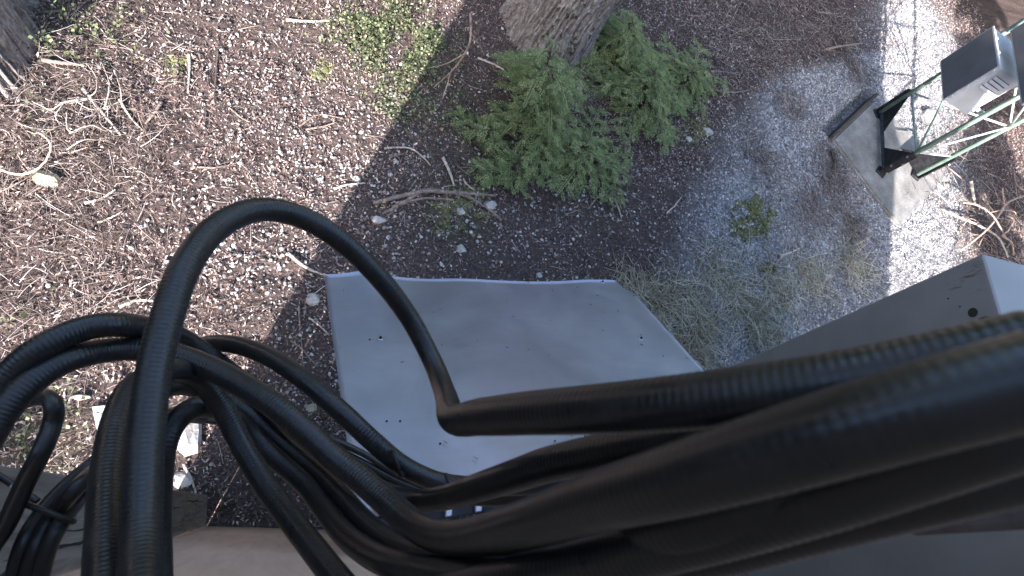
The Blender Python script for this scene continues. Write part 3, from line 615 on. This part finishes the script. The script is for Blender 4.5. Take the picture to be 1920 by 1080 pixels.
# unseen wood added round the clearing to cut skylight and darken reflections
def skylight_blocking_wood():
    rg = np.random.default_rng(99); pos, sc, tr = [], [], []
    saz = math.degrees(math.atan2(sy, sx))
    for i in range(95):
        az = rg.random()*360; rad = 9+9*rg.random(); d = abs((az-saz+180) % 360-180)
        top = 5.5+4*rg.random() if d > 42 else 3.2+1.2*rg.random(); c = np.array([2+rad*math.cos(math.radians(az)), 1+rad*math.sin(math.radians(az))])
        if np.linalg.norm(c-[5.25, -1.9]) < 2: continue
        n = int(30*top); t = rg.random(n)**.8; z = .6+(top-.6)*t; rr = (2.4*(1-t)+.25)*np.sqrt(rg.random(n)); a = rg.random(n)*6.283
        P = np.stack([c[0]+rr*np.cos(a), c[1]+rr*np.sin(a), z], 1); pos.append(P); sc.append(np.full(n, .75)); tr.append((np.array([[*c, 0], [*c, top*.5], [*c, top]]), [.2, .14, .03]))
    P = np.concatenate(pos); k = np.concatenate(sc); cz = ((P-CAM) @ R)[:, 2]; px, py = proj(P)
    keep = (cz > -.1) | (px < -250) | (px > 2200) | (py < -250) | (py > 1330); P = P[keep]; k = k[keep]; n = len(P)
    V0 = np.array([(-1, 0, 0), (.1, -.6, .1), (1, .1, -.15), (.05, .6, 0)]); o = merged('skylight_blocking_wood', V0, np.array([(0, 1, 2, 3)]), P, rot_mats(n, .8), np.stack([k, k, k], 1)*(.6+.7*rg.random((n, 1))), M['needles'], rg.random(n)*.6)
    tag(o, 'unseen conifer wood added round the clearing to block skylight', 'wood')
skylight_blocking_wood()

# ------------------------------------------------------------------ small stuff on the ground
def sample(n, x0, x1, y0, y1, f):
    x = x0+(x1-x0)*rng.random(n); y = y0+(y1-y0)*rng.random(n); m = masks(x, y); p = f(m, x, y); px, py = m[0], m[1]
    keep = (rng.random(n) < p) & (px > -120) & (px < 2040) & (py > -110) & (py < 1150)
    keep &= ~((y < -.115-.18*x+.02) & (x > -.3)); keep &= ~((np.abs(x-2*0-TRUNK[0])**2+(y-TRUNK[1])**2) < .33**2)
    return x[keep], y[keep]
PC = sum(p for p in pp)/4; PAD2 = [(PC[0]+(p[0]-PC[0])*.93, PC[1]+(p[1]-PC[1])*.93) for p in pp]
def off_pad(x, y):
    ins = np.ones(len(x), bool)
    for i in range(4):
        ax, ay = PAD2[i]; bx, by = PAD2[(i+1) % 4]; ins &= ((bx-ax)*(y-ay)-(by-ay)*(x-ax)) < 0
    return ~ins
phi = (1+5**.5)/2
ICO_V = np.array([(-1, phi, 0), (1, phi, 0), (-1, -phi, 0), (1, -phi, 0), (0, -1, phi), (0, 1, phi), (0, -1, -phi), (0, 1, -phi), (phi, 0, -1), (phi, 0, 1), (-phi, 0, -1), (-phi, 0, 1)])/1.9
ICO_F = np.array([(0, 11, 5), (0, 5, 1), (0, 1, 7), (0, 7, 10), (0, 10, 11), (1, 5, 9), (5, 11, 4), (11, 10, 2), (10, 7, 6), (7, 1, 8), (3, 9, 4), (3, 4, 2), (3, 2, 6), (3, 6, 8), (3, 8, 9), (4, 9, 5), (2, 4, 11), (6, 2, 10), (8, 6, 7), (9, 8, 1)])
def stones(name, x, y, s, mt, rnd, label, sink=.25, up=0.0):
    n = len(x); sc = s[:, None]*np.stack([.8+.5*rng.random(n), .65+.4*rng.random(n), .45+.35*rng.random(n)], 1)
    pos = np.stack([x, y, hgt(x, y)+sc[:, 2]*sink+up*rng.random(n)], 1)
    o = merged(name, ICO_V, ICO_F, pos, rot_mats(n, .5), sc, mt, rnd, jit=.5); tag(o, label, 'gravel'); return o
x, y = sample(150000, 2.3, 8.6, -.6, 5.8, lambda m, x, y: m[2]*.62*(.35+.65*sstep(.32, .6, fbm(x*2.6, y*2.6, 51))))
k = off_pad(x, y); x, y = x[k], y[k]; s = .0055+.0065*rng.random(len(x))**1.6
stones('grey_gravel', x, y, s, M['grey_gravel'], np.clip(.15+.6*rng.random(len(x))+.25*(rng.random(len(x)) > .85), 0, 1), 'dense blue-grey crushed gravel covering the ground right of the big tree')
x, y = sample(130000, -2.0, 5.5, -.4, 4.6, lambda m, x, y: m[4]*.42*(1-.7*m[2])); s = .0042+.0105*rng.random(len(x))**2.8
stones('pale_pebbles', x, y, s, M['pale_pebble'], rng.random(len(x))**.8, 'scattered white pebbles among the brown needle litter', up=.011)
# flat flakes of bark and leaf litter
FL_V = np.array([(-1, 0, 0), (.1, -.5, .16), (1, .1, -.05), (.05, .5, .02)]); FL_F = np.array([(0, 1, 2, 3)])
def flakes(name, n, f, lo, hi, mt, label, cat, lift=.02, tilt=.9, area=(-2.1, 8.8, -.5, 5.6), asp=.5):
    x, y = sample(n, *area, f); n = len(x); s = lo+(hi-lo)*rng.random(n)**1.5
    sc = np.stack([s, s*asp*(.5+rng.random(n)), s], 1); pos = np.stack([x, y, hgt(x, y)+.002+lift*rng.random(n)], 1)
    o = merged(name, FL_V, FL_F, pos, rot_mats(n, tilt), sc, mt, np.clip(.85*rng.random(n)**1.25+.36*fbm(x*1.3, y*1.3, 93)-.06, 0, 1)); tag(o, label, cat)
flakes('needle_litter', 620000, lambda m, x, y: m[6]*.9, .005, .017, M['duff'], 'brown needle and bark litter covering the forest floor', 'litter')
def strands(name, x, y, L, r, mt, label, cat, lift, tilt, seg=4, curl=.6):
    n = len(x); yaw = rng.random(n)*6.283; el = tilt*(rng.random(n)-.15); base = np.stack([x, y, hgt(x, y)+.003+lift*rng.random(n)], 1)
    P = np.zeros((n, seg, 3)); P[:, 0] = base; kz = curl*(rng.random(n)-.5)*2
    for i in range(1, seg):
        yaw = yaw+kz/seg; el = el-abs(curl)*.25*tilt/seg; d = np.stack([np.cos(yaw)*np.cos(el), np.sin(yaw)*np.cos(el), np.sin(el)], 1); P[:, i] = P[:, i-1]+d*(L/(seg-1))[:, None]
    P[:, :, 2] = np.maximum(P[:, :, 2], hgt(P[:, :, 0].ravel(), P[:, :, 1].ravel()).reshape(n, seg)+.002)
    T = np.gradient(P, axis=1); T /= np.linalg.norm(T, axis=2)[..., None]+1e-9; A = np.cross(T, [0, 0, 1.]); A /= np.linalg.norm(A, axis=2)[..., None]+1e-9; B = np.cross(A, T)
    tp = np.linspace(1, .45, seg)[None, :, None]; V = np.stack([P+(A*math.cos(q)+B*math.sin(q))*r[:, None, None]*tp for q in (0, 2.094, 4.189)], 2)
    V = V.reshape(n, seg*3, 3); fb = np.array([(i*3+j, i*3+(j+1) % 3, i*3+3+(j+1) % 3, i*3+3+j) for i in range(seg-1) for j in range(3)])
    me = mesh_np(name, V.reshape(-1, 3), (fb[None]+(np.arange(n)*seg*3)[:, None, None]).reshape(-1, 4), np.repeat(rng.random(n), len(fb)))
    o = link(name, me, mt); tag(o, label, cat, kind='stuff'); return o
x, y = sample(90000, -2.1, 7.5, -.4, 5.0, lambda m, x, y: m[5]*(1-.75*m[2])*.6); n = len(x)
strands('twig_litter', x, y, .03+.10*rng.random(n)**2, .0012+.0016*rng.random(n), M['twiglets'], 'fine dead twigs strewn over the forest floor', 'twigs', .02, .35)
x, y = sample(16000, -2.0, .2, .9, 3.4, lambda m, x, y: blob(m[0], m[1], [(170, 230, 110, .42), (60, 290, 100, .42), (120, 430, 150, .3), (80, 140, 80, .35), (120, 580, 140, .26), (60, 850, 120, .3)])); n = len(x)
strands('dead_stems', x, y, .06+.16*rng.random(n)**1.5, .0012+.0014*rng.random(n), M['twiglets'], 'tangle of thin dead bramble stems over the litter at the left', 'stems', .05, .5, 6, 1.6)
x, y = sample(5000, 5.8, 8.6, 1.0, 4.5, lambda m, x, y: blob(m[0], m[1], [(1850, 420, 70, .6), (1800, 300, 60, .5), (1780, 240, 50, .4), (1820, 120, 60, .3)])); n = len(x)
strands('bramble_tangle', x, y, .1+.3*rng.random(n)**1.5, .002+.002*rng.random(n), M['twiglets'], 'tangle of dead bramble stems round the foot of the tower at the right', 'stems', .08, .7, 6, 1.6)
# dry grass
def grass_at(lst, per, name, label, Lr, tilt, mt, r=.0016):
    X, Y = [], []
    for px, py, sp in lst:
        c = g(px, py); k = per; X.append(c[0]+sp*rng.normal(size=k)); Y.append(c[1]+sp*rng.normal(size=k))
    x, y = np.concatenate(X), np.concatenate(Y); n = len(x)
    strands(name, x, y, Lr[0]+(Lr[1]-Lr[0])*rng.random(n), np.full(n, r), mt, label, 'grass', .01, tilt, 5, 1.0)
grass_at([(1185, 545, .07), (1225, 590, .09), (1270, 560, .1), (1240, 640, .09), (1320, 610, .1), (1390, 570, .12), (1430, 620, .1), (1460, 540, .12), (1520, 520, .12), (1350, 520, .14), (1600, 500, .13), (1300, 660, .07)], 240, 'dry_grass', 'dry straw-coloured grass on the gravel right of the metal hood', (.07, .24), .9, M['dry_grass'], .0029)
grass_at([(1350, 50, .25), (1430, 60, .25), (1500, 80, .25), (1570, 60, .2), (1610, 130, .12), (1560, 310, .14), (1330, 110, .2), (1570, 360, .14), (1520, 400, .14), (1480, 200, .12), (1600, 430, .1), (1420, 300, .12)], 230, 'dead_grass', 'tangled dead grass at the top right in front of the gravel', (.08, .28), .6, M['twiglets'], .002)
# ground ivy: small leaves on the litter and just above
LF_V = np.array([(0, 0, 0), (.45, -.42, .1), (1, 0, -.06), (.45, .42, .1)]); LF_F = np.array([(0, 1, 2, 3)])
def leaves(name, lst, mt, label, cat, lo, hi, zmax):
    X, Y, Zv = [], [], []
    for px, py, sp, n, zt in lst:
        c = g(px, py); X.append(c[0]+sp*rng.normal(size=n)); Y.append(c[1]+sp*rng.normal(size=n)); Zv.append(zt*rng.random(n))
    x, y, z = (np.concatenate(v) for v in (X, Y, Zv)); cl = fbm(x*9, y*9, 61); k = cl > .47; x, y, z = x[k], y[k], z[k]*sstep(.45, .7, cl[k])*1.6; n = len(x); s = lo+(hi-lo)*rng.random(n)
    pos = np.stack([x, y, hgt(x, y)+.006+z], 1)
    o = merged(name, LF_V, LF_F, pos, rot_mats(n, .7), np.stack([s, s, s], 1), mt, rng.random(n)); tag(o, label, cat)
leaves('ground_ivy', [(690, 60, .16, 1500, .10), (760, 60, .16, 1700, .12), (810, 90, .12, 1100, .12), (720, 110, .14, 800, .06), (780, 150, .12, 800, .06), (650, 45, .15, 600, .05), (740, 205, .1, 450, .03), (820, 200, .14, 560, .05), (870, 240, .12, 360, .04), (700, 250, .06, 80, .02)], M['ivy'], 'yellow-green creeping plants left of the big trunk', 'ground cover', .009, .024, .1)
leaves('bramble_leaves', [(110, 60, .12, 130, .12), (170, 70, .12, 150, .12), (200, 110, .1, 120, .1), (150, 110, .09, 110, .08), (110, 100, .08, 70, .08), (220, 60, .1, 90, .06), (140, 160, .06, 45, .06), (60, 215, .1, 40, .05), (90, 770, .1, 140, .03), (60, 860, .1, 160, .03), (20, 660, .1, 120, .03), (40, 600, .08, 60, .03)], M['ivy'], 'small light green leaves scattered along the left side', 'ground cover', .012, .026, .1)
# moss cushions
mo = [(1415, 410, 26, 500), (1400, 440, 14, 200), (1430, 385, 14, 200), (335, 120, 14, 120), (605, 128, 12, 110), (850, 388, 26, 260), (890, 372, 18, 160), (905, 405, 16, 140), (1310, 240, 18, 180), (1440, 505, 10, 90)]
X, Y = [], []
for px, py, sp, n in mo:
    q = rng.normal(size=(n*2, 2))*sp*.75; q = q[fbm((q[:, 0]+px)*.06, (q[:, 1]+py)*.06, 71) > .5]; pt = np.array([at(px+a, py+b)[:2] for a, b in q]); X.append(pt[:, 0]); Y.append(pt[:, 1])
x, y = np.concatenate(X), np.concatenate(Y); n = len(x)
o = merged('moss_cushions', ICO_V, ICO_F, np.stack([x, y, hgt(x, y)+.002], 1), rot_mats(n, .4), np.stack([.008+.011*rng.random(n)]*2+[.004+.005*rng.random(n)], 1), M['moss'], rng.random(n), jit=.6)
tag(o, 'olive green moss cushions on the gravel and by the roots', 'moss')

# ------------------------------------------------------------------ rocks one can point to
def rock(px, py, wpx, asp, label, mt='rock', seed=0, hz=.55, rotz=0.0):
    c = g(px, py); dist = np.dot(c-CAM, R @ np.array([0, 0, -1.])); s = wpx*dist/F/2; rg = np.random.default_rng(seed+int(px))
    bm = bmesh.new(); bmesh.ops.create_icosphere(bm, subdivisions=2, radius=1); ofs = rg.random(3)*50
    for v in bm.verts:
        p = np.array(v.co); q = p*np.array([1, asp, hz]); k = .5+.95*float(fbm(np.array(p[0]*1.7+ofs[0]+p[2]), np.array(p[1]*1.7+ofs[1]-p[2]), 3, 3))
        v.co = Vector(np.sign(q)*np.abs(q)**.88*k*s)
    me = bpy.data.meshes.new('rock'); bm.to_mesh(me); bm.free(); o = link('rock', me, M[mt], None, False); o.location = (c[0], c[1], c[2]+s*hz*.35); o.rotation_euler[2] = rotz
    tag(o, label, 'rock', 'single rocks on the ground')
for a in [(90, 338, 48, .55, 'long pale mossy rock below the looping vine at the left', 'mossy_rock'), (587, 562, 26, .85, 'rounded pale grey rock beside the top left side of the metal hood'),
          (865, 468, 20, .85, 'pale rock above the middle of the metal hood'), (918, 386, 24, .8, 'flat grey rock at the right end of the exposed roots'), (865, 398, 18, .9, 'white rock just below the exposed roots'),
          (735, 180, 14, .8, 'white rock in the sunlit litter left of the creeping plants'), (709, 414, 26, .6, 'mottled grey rock at the edge of the shadow left of the roots'), (668, 337, 14, .9, 'white stone on the shadow edge above the mottled rock'),
          (741, 303, 10, .9, 'small white stone under the short pale twig'), (585, 766, 20, .8, 'brown rock half hidden by the slim cable', 'mossy_rock'), (1742, 222, 38, .8, 'large tan rock inside the foot of the lattice tower'),
          (1760, 350, 14, .9, 'bright white stone on the right corner of the concrete slab'), (1326, 248, 22, .7, 'pale rock with moss right of the dark sapling'), (1290, 262, 14, .8, 'small pale stone beside the mossy rock right of the sapling'),
          (350, 812, 54, 1.5, 'large sunlit white rock behind the upright cables'), (345, 900, 34, 1, 'white sunlit rock near the foot of the timber post'), (158, 922, 24, .7, 'white stone beside the top of the timber post'),
          (402, 786, 16, .8, 'bright white stone under the small cable arch'), (1010, 517, 14, .8, 'grey stone touching the front edge of the hood'), (150, 745, 30, .35, 'splintered pale wood chunk by the white board', 'pale_wood'),
          (1722, 190, 16, .8, 'tan stone behind the tower foot'), (500, 168, 8, .8, 'white pebble alone in the upper litter')]:
    rock(*a)
# white board lying on the ground behind the upright cables
c = [g(176, 764, .012), g(195, 762, .012), g(236, 935, .012), g(212, 938, .012)]
wb = box('white_board', c[0], (c[1]-c[0])*2.6, c[3]-c[0], UP*.022, M['white_board'], None, .003, 1)
tag(wb, 'white painted board lying behind the upright cables at the lower left', 'board')

# ------------------------------------------------------------------ sticks, roots and vines
def gp(pts, lift): return np.array([g(px, py, lift) for px, py in pts])
def stick(name, pts, wpx, label, mt='bark_twig', cat='stick', lift=.0, taper=.5, sides=7, group=None, jit=.003):
    P = gp(pts, 0); dist = np.linalg.norm(P.mean(0)-CAM); r = wpx*dist/F/2; P[:, 2] += r*.7+lift+.012
    C = catmull(P, 8*len(P)+4); rg = np.random.default_rng(int(abs(pts[0][0]*7+pts[0][1]))); C[1:-1] += (rg.random((len(C)-2, 3))-.5)*jit
    rad = r*np.linspace(1, taper, len(C))*(.85+.3*rg.random(len(C))); o = tube(name, C, rad, M[mt], None, sides); tag(o, label, cat, group); return o
G1 = 'loose sticks on the ground'
for pts, wd, lab, mt in [
    ([(720, 281), (745, 279), (772, 282), (795, 300), (806, 313)], 4, 'thin pale bent twig in the shade left of the saplings', 'pale_wood'),
    ([(829, 299), (840, 322), (850, 351)], 7, 'thick straight pale stick in the shade above the roots', 'pale_wood'),
    ([(867, 337), (874, 348), (888, 359)], 3.5, 'short crooked pale twig right of the thick straight stick', 'pale_wood'),
    ([(732, 296), (756, 291)], 5, 'short pale stub of wood below the thin bent twig', 'bark_twig'),
    ([(856, 312), (870, 324), (882, 332)], 2.5, 'thin dark twig above the short crooked one', 'bark_twig'),
    ([(540, 477), (562, 496), (588, 511), (612, 518)], 7, 'curved pale branch touching the top left corner of the hood', 'pale_wood'),
    ([(355, 106), (356, 135), (353, 178)], 5, 'upright pale stick with a hard shadow in the upper left litter', 'pale_wood'),
    ([(409, 97), (405, 150), (402, 196)], 4, 'long dark stick parallel to the upright pale one', 'dark_wood'),
    ([(304, 195), (290, 217), (274, 236)], 6, 'stout slanting stick left of the upright ones', 'bark_twig'),
    ([(80, 117), (120, 123), (161, 127)], 7, 'thick broken stick below the leaves by the left trunk', 'bark_twig'),
    ([(157, 170), (185, 205), (228, 257)], 6, 'bright bleached branch slanting through the brambles at the left', 'pale_wood'),
    ([(225, 190), (245, 222), (268, 247)], 4, 'second bleached branch beside the bright slanting one', 'pale_wood'),
    ([(560, 240), (598, 218), (645, 226)], 3.5, 'thin arched twig in the sunlit litter', 'bark_twig'),
    ([(573, 246), (605, 240), (630, 232)], 4, 'straight twig under the thin arched one', 'bark_twig'),
    ([(370, 316), (400, 317), (430, 312), (455, 304)], 3.5, 'long thin curved twig above the tallest cable loop', 'bark_twig'),
    ([(160, 384), (190, 376), (218, 358)], 5, 'pale forked twig right of the mossy rock', 'pale_wood'),
    ([(185, 420), (215, 408), (232, 398)], 3.5, 'thin pale twig below the forked twig', 'pale_wood'),
    ([(625, 357), (650, 349), (684, 346)], 5, 'pale broken stick above the right shoulder of the cable loop', 'pale_wood'),
    ([(1247, 402), (1262, 388), (1275, 371)], 4, 'curved pale stick right of the low seedling', 'pale_wood'),
    ([(1458, 482), (1476, 476), (1494, 468)], 6, 'flat pale wood piece on the gravel near the dry grass', 'pale_wood'),
    ([(1330, 170), (1380, 175), (1420, 165)], 3, 'thin twig across the gravel right of the dark sapling', 'bark_twig'),
    ([(1545, 95), (1580, 88), (1614, 84)], 4, 'long pale bramble stem in the dead grass at the top right', 'bramble'),
    ([(536, 41), (580, 44), (620, 42), (655, 38)], 5, 'pale branch lying along the very top of the view', 'pale_wood'),
    ([(225, 577), (255, 566), (290, 566)], 6, 'pale bark strip left of the tallest cable', 'pale_wood'),
    ([(579, 597), (600, 613), (617, 630)], 4, 'pale twig pointing at the left side of the hood', 'pale_wood'),
    ([(560, 575), (562, 610), (566, 650), (568, 690)], 3, 'thin upright twig in the dark strip beside the hood', 'bark_twig'),
    ([(545, 640), (565, 655), (595, 690)], 3, 'thin crossing twig in the dark strip beside the hood', 'bark_twig'),
    ([(107, 660), (125, 635), (150, 622)], 4, 'pale twig poking out above the left cable arcs', 'pale_wood'),
    ([(345, 870), (362, 905), (370, 935)], 5, 'sunlit stick leaning by the foot of the timber post', 'pale_wood'),
    ([(1270, 225), (1240, 240), (1210, 245)], 3, 'dark twig within the shaded saplings', 'dark_wood'),
    ([(1100, 395), (1120, 372), (1150, 368), (1180, 360)], 3, 'thin curved root-like twig below the low seedling', 'bark_twig'),
    ([(1150, 375), (1158, 395), (1163, 412)], 4, 'short pale twig near the gravel edge above the hood', 'pale_wood'),
    ([(1245, 560), (1300, 600), (1330, 622)], 3, 'long straw-coloured stalk across the dry grass', 'pale_wood'),
    ([(430, 205), (455, 225), (470, 232)], 3, 'small twig in the middle of the sunlit litter', 'bark_twig'),
    ([(20, 395), (60, 365), (110, 335)], 3.5, 'long dark twig running under the mossy rock', 'bark_twig')]:
    stick('stick', pts, wd, lab, mt, group=G1)
for pts, wd, lab in [([(700, 385), (745, 372), (795, 362), (835, 364), (875, 372), (912, 394), (938, 416)], 9, 'front exposed root, bending down to the right'),
                     ([(735, 392), (770, 374), (800, 359), (845, 364), (880, 371)], 7, 'middle exposed root arching below the pale stick'),
                     ([(798, 358), (840, 364), (880, 366), (928, 370)], 8, 'rear exposed root with flaking pale bark'), ([(720, 402), (762, 382), (800, 374), (850, 378)], 6, 'lowest exposed root fading into the moss')]:
    stick('exposed_root', pts, wd, lab, 'bark_twig', 'root', taper=.6, group='exposed roots', jit=.006)
stick('dead_root', [(1556, 284), (1561, 308), (1557, 322), (1553, 336)], 7, 'dark curved strip of wood left of the concrete slab', 'dark_wood', 'wood')
# dead branch standing by the trunk
def lifted(name, pts, wpx, label, mt, cat, taper=.4, branches=(), group=None):
    """pts: (px, py, height above ground)"""
    root_p = g(pts[0][0], pts[0][1]); o = empty(name, root_p, label, cat, group)
    def one(pp_, w_, nm):
        P = np.array([at(a, b, float(hgt(*at(a, b)[:2]))+z) for a, b, z in pp_]); r = w_*np.linalg.norm(P.mean(0)-CAM)/F/2; C = catmull(P, 8*len(P)); rg = np.random.default_rng(int(pp_[0][0]*3+pp_[0][1])); C[1:-1] += (rg.random((len(C)-2, 3))-.5)*.004
        tube(nm, C, r*np.linspace(1, taper, len(C)), M[mt], o, 7)
    wpx *= .62
    one(pts, wpx, 'stem')
    for b in branches: one(b, wpx*.6, 'side_branch')
lifted('dead_branch', [(882, 25, .5), (882, 70, .4), (872, 100, .3), (845, 135, .15), (812, 165, .02)], 8, 'grey dead branch hanging down left of the big trunk', 'bark_twig', 'branch', branches=[[(872, 100, .3), (835, 120, .2), (800, 128, .1)], [(845, 135, .15), (838, 160, .08), (830, 185, .02)], [(882, 60, .42), (900, 85, .3), (908, 105, .25)]])
lifted('broken_stick', [(896, 108, .3), (920, 118, .3), (945, 131, .28)], 6, 'broken stick with pale wood leaning on the left side of the big trunk', 'pale_wood', 'stick', .8)
lifted('bramble_vine', [(-15, 311, .05), (25, 326, .08), (58, 323, .1), (82, 306, .12), (95, 280, .14), (90, 262, .15), (72, 248, .12)], 6, 'pale vine curling in a half circle at the left edge', 'pale_wood', 'vine', .6)
lifted('bramble_vine', [(0, 360, .05), (40, 340, .08), (75, 318, .05)], 4, 'thin vine running up to the half-circle vine', 'bark_twig', 'vine')
lifted('dead_bramble', [(165, 185, .12), (120, 192, .14), (95, 205, .12), (60, 190, .05)], 5, 'grey bramble tangle right of the left trunk', 'pale_wood', 'bramble', branches=[[(120, 192, .14), (105, 215, .12), (112, 235, .06)], [(140, 188, .14), (170, 205, .1), (200, 200, .08), (250, 180, .05)], [(160, 186, .1), (180, 170, .15), (178, 140, .12), (160, 118, .1)], [(195, 205, .1), (205, 160, .12), (190, 115, .08)], [(130, 250, .1), (170, 235, .12), (200, 245, .1), (240, 235, .04)], [(125, 280, .06), (160, 262, .12), (210, 265, .06)], [(90, 230, .05), (70, 250, .1), (50, 245, .06)], [(215, 130, .06), (225, 165, .12), (228, 200, .06)], [(125, 210, .1), (128, 245, .12), (160, 240, .1), (180, 215, .08)]])
lifted('bramble_cane', [(1932, 364, .35), (1905, 372, .35), (1885, 384, .33), (1868, 410, .28), (1840, 440, .2), (1800, 470, .05)], 5, 'tan bramble stem rising from lower left to the right edge', 'bramble', 'bramble', .9, branches=[[(1884, 385, .33), (1881, 370, .36), (1880, 352, .4)], [(1868, 410, .28), (1880, 395, .3), (1884, 384, .33)]])
lifted('bramble_cane', [(1805, 380, .2), (1830, 384, .26), (1855, 398, .3), (1872, 420, .28), (1888, 450, .2)], 4.5, 'tan bramble stem arching over to the right above the cabinet', 'bramble', 'bramble', .8, branches=[[(1858, 398, .3), (1880, 394, .3), (1900, 396, .3), (1905, 402, .28)]])
lifted('bramble_cane', [(1900, 478, .1), (1897, 455, .2), (1880, 442, .24), (1890, 432, .28), (1900, 412, .3), (1886, 404, .3)], 4.5, 'hooked bramble stem beside the cabinet top', 'bramble', 'bramble', .8)
lifted('bleached_cane', [(1765, 392, .02), (1800, 408, .1), (1838, 424, .15), (1872, 446, .18), (1890, 482, .1)], 6, 'white bleached stem crossing the brambles at the right', 'pale_wood', 'bramble', .7)
lifted('bramble_cane', [(1900, 318, .1), (1905, 345, .2), (1925, 360, .25)], 4.5, 'short bramble stem alone in the dark corner at the right edge', 'bramble', 'bramble', .8)
lifted('dead_stalk', [(1821, 340, .25), (1824, 362, .15), (1828, 384, .02)], 7, 'upright pale stalk among the brambles at the right', 'pale_wood', 'stalk', .8)
lifted('dead_bramble', [(1760, 300, .05), (1785, 320, .15), (1810, 345, .12), (1800, 375, .05)], 4, 'brown bramble tangle right of the concrete slab', 'bramble', 'bramble', branches=[[(1770, 260, .1), (1790, 285, .2), (1815, 300, .1)], [(1785, 320, .15), (1770, 345, .12), (1790, 365, .05)], [(1775, 240, .1), (1760, 270, .2), (1775, 300, .1)], [(1800, 430, .05), (1820, 410, .15), (1845, 425, .08)], [(1795, 455, .04), (1830, 440, .12), (1860, 455, .1)], [(1810, 400, .05), (1790, 420, .12), (1800, 445, .05)], [(1835, 460, .08), (1850, 440, .14), (1870, 465, .06)]])
# small shiny clip at the foot of the wall
p = wp(.62, .012, .02); cl = box('metal_clip', p, D3*.03, N3*.012, UP*.05, M['zinc'], None, .004, 1); tag(cl, 'tiny shiny metal clip at the foot of the tan wall', 'clip')
p = wp(.83, .012, .0); cl = box('plastic_stub', p, D3*.03, N3*.03, UP*.09, M['white_board'], None, .004, 1); tag(cl, 'small pale stub standing at the foot of the tan wall', 'stub')
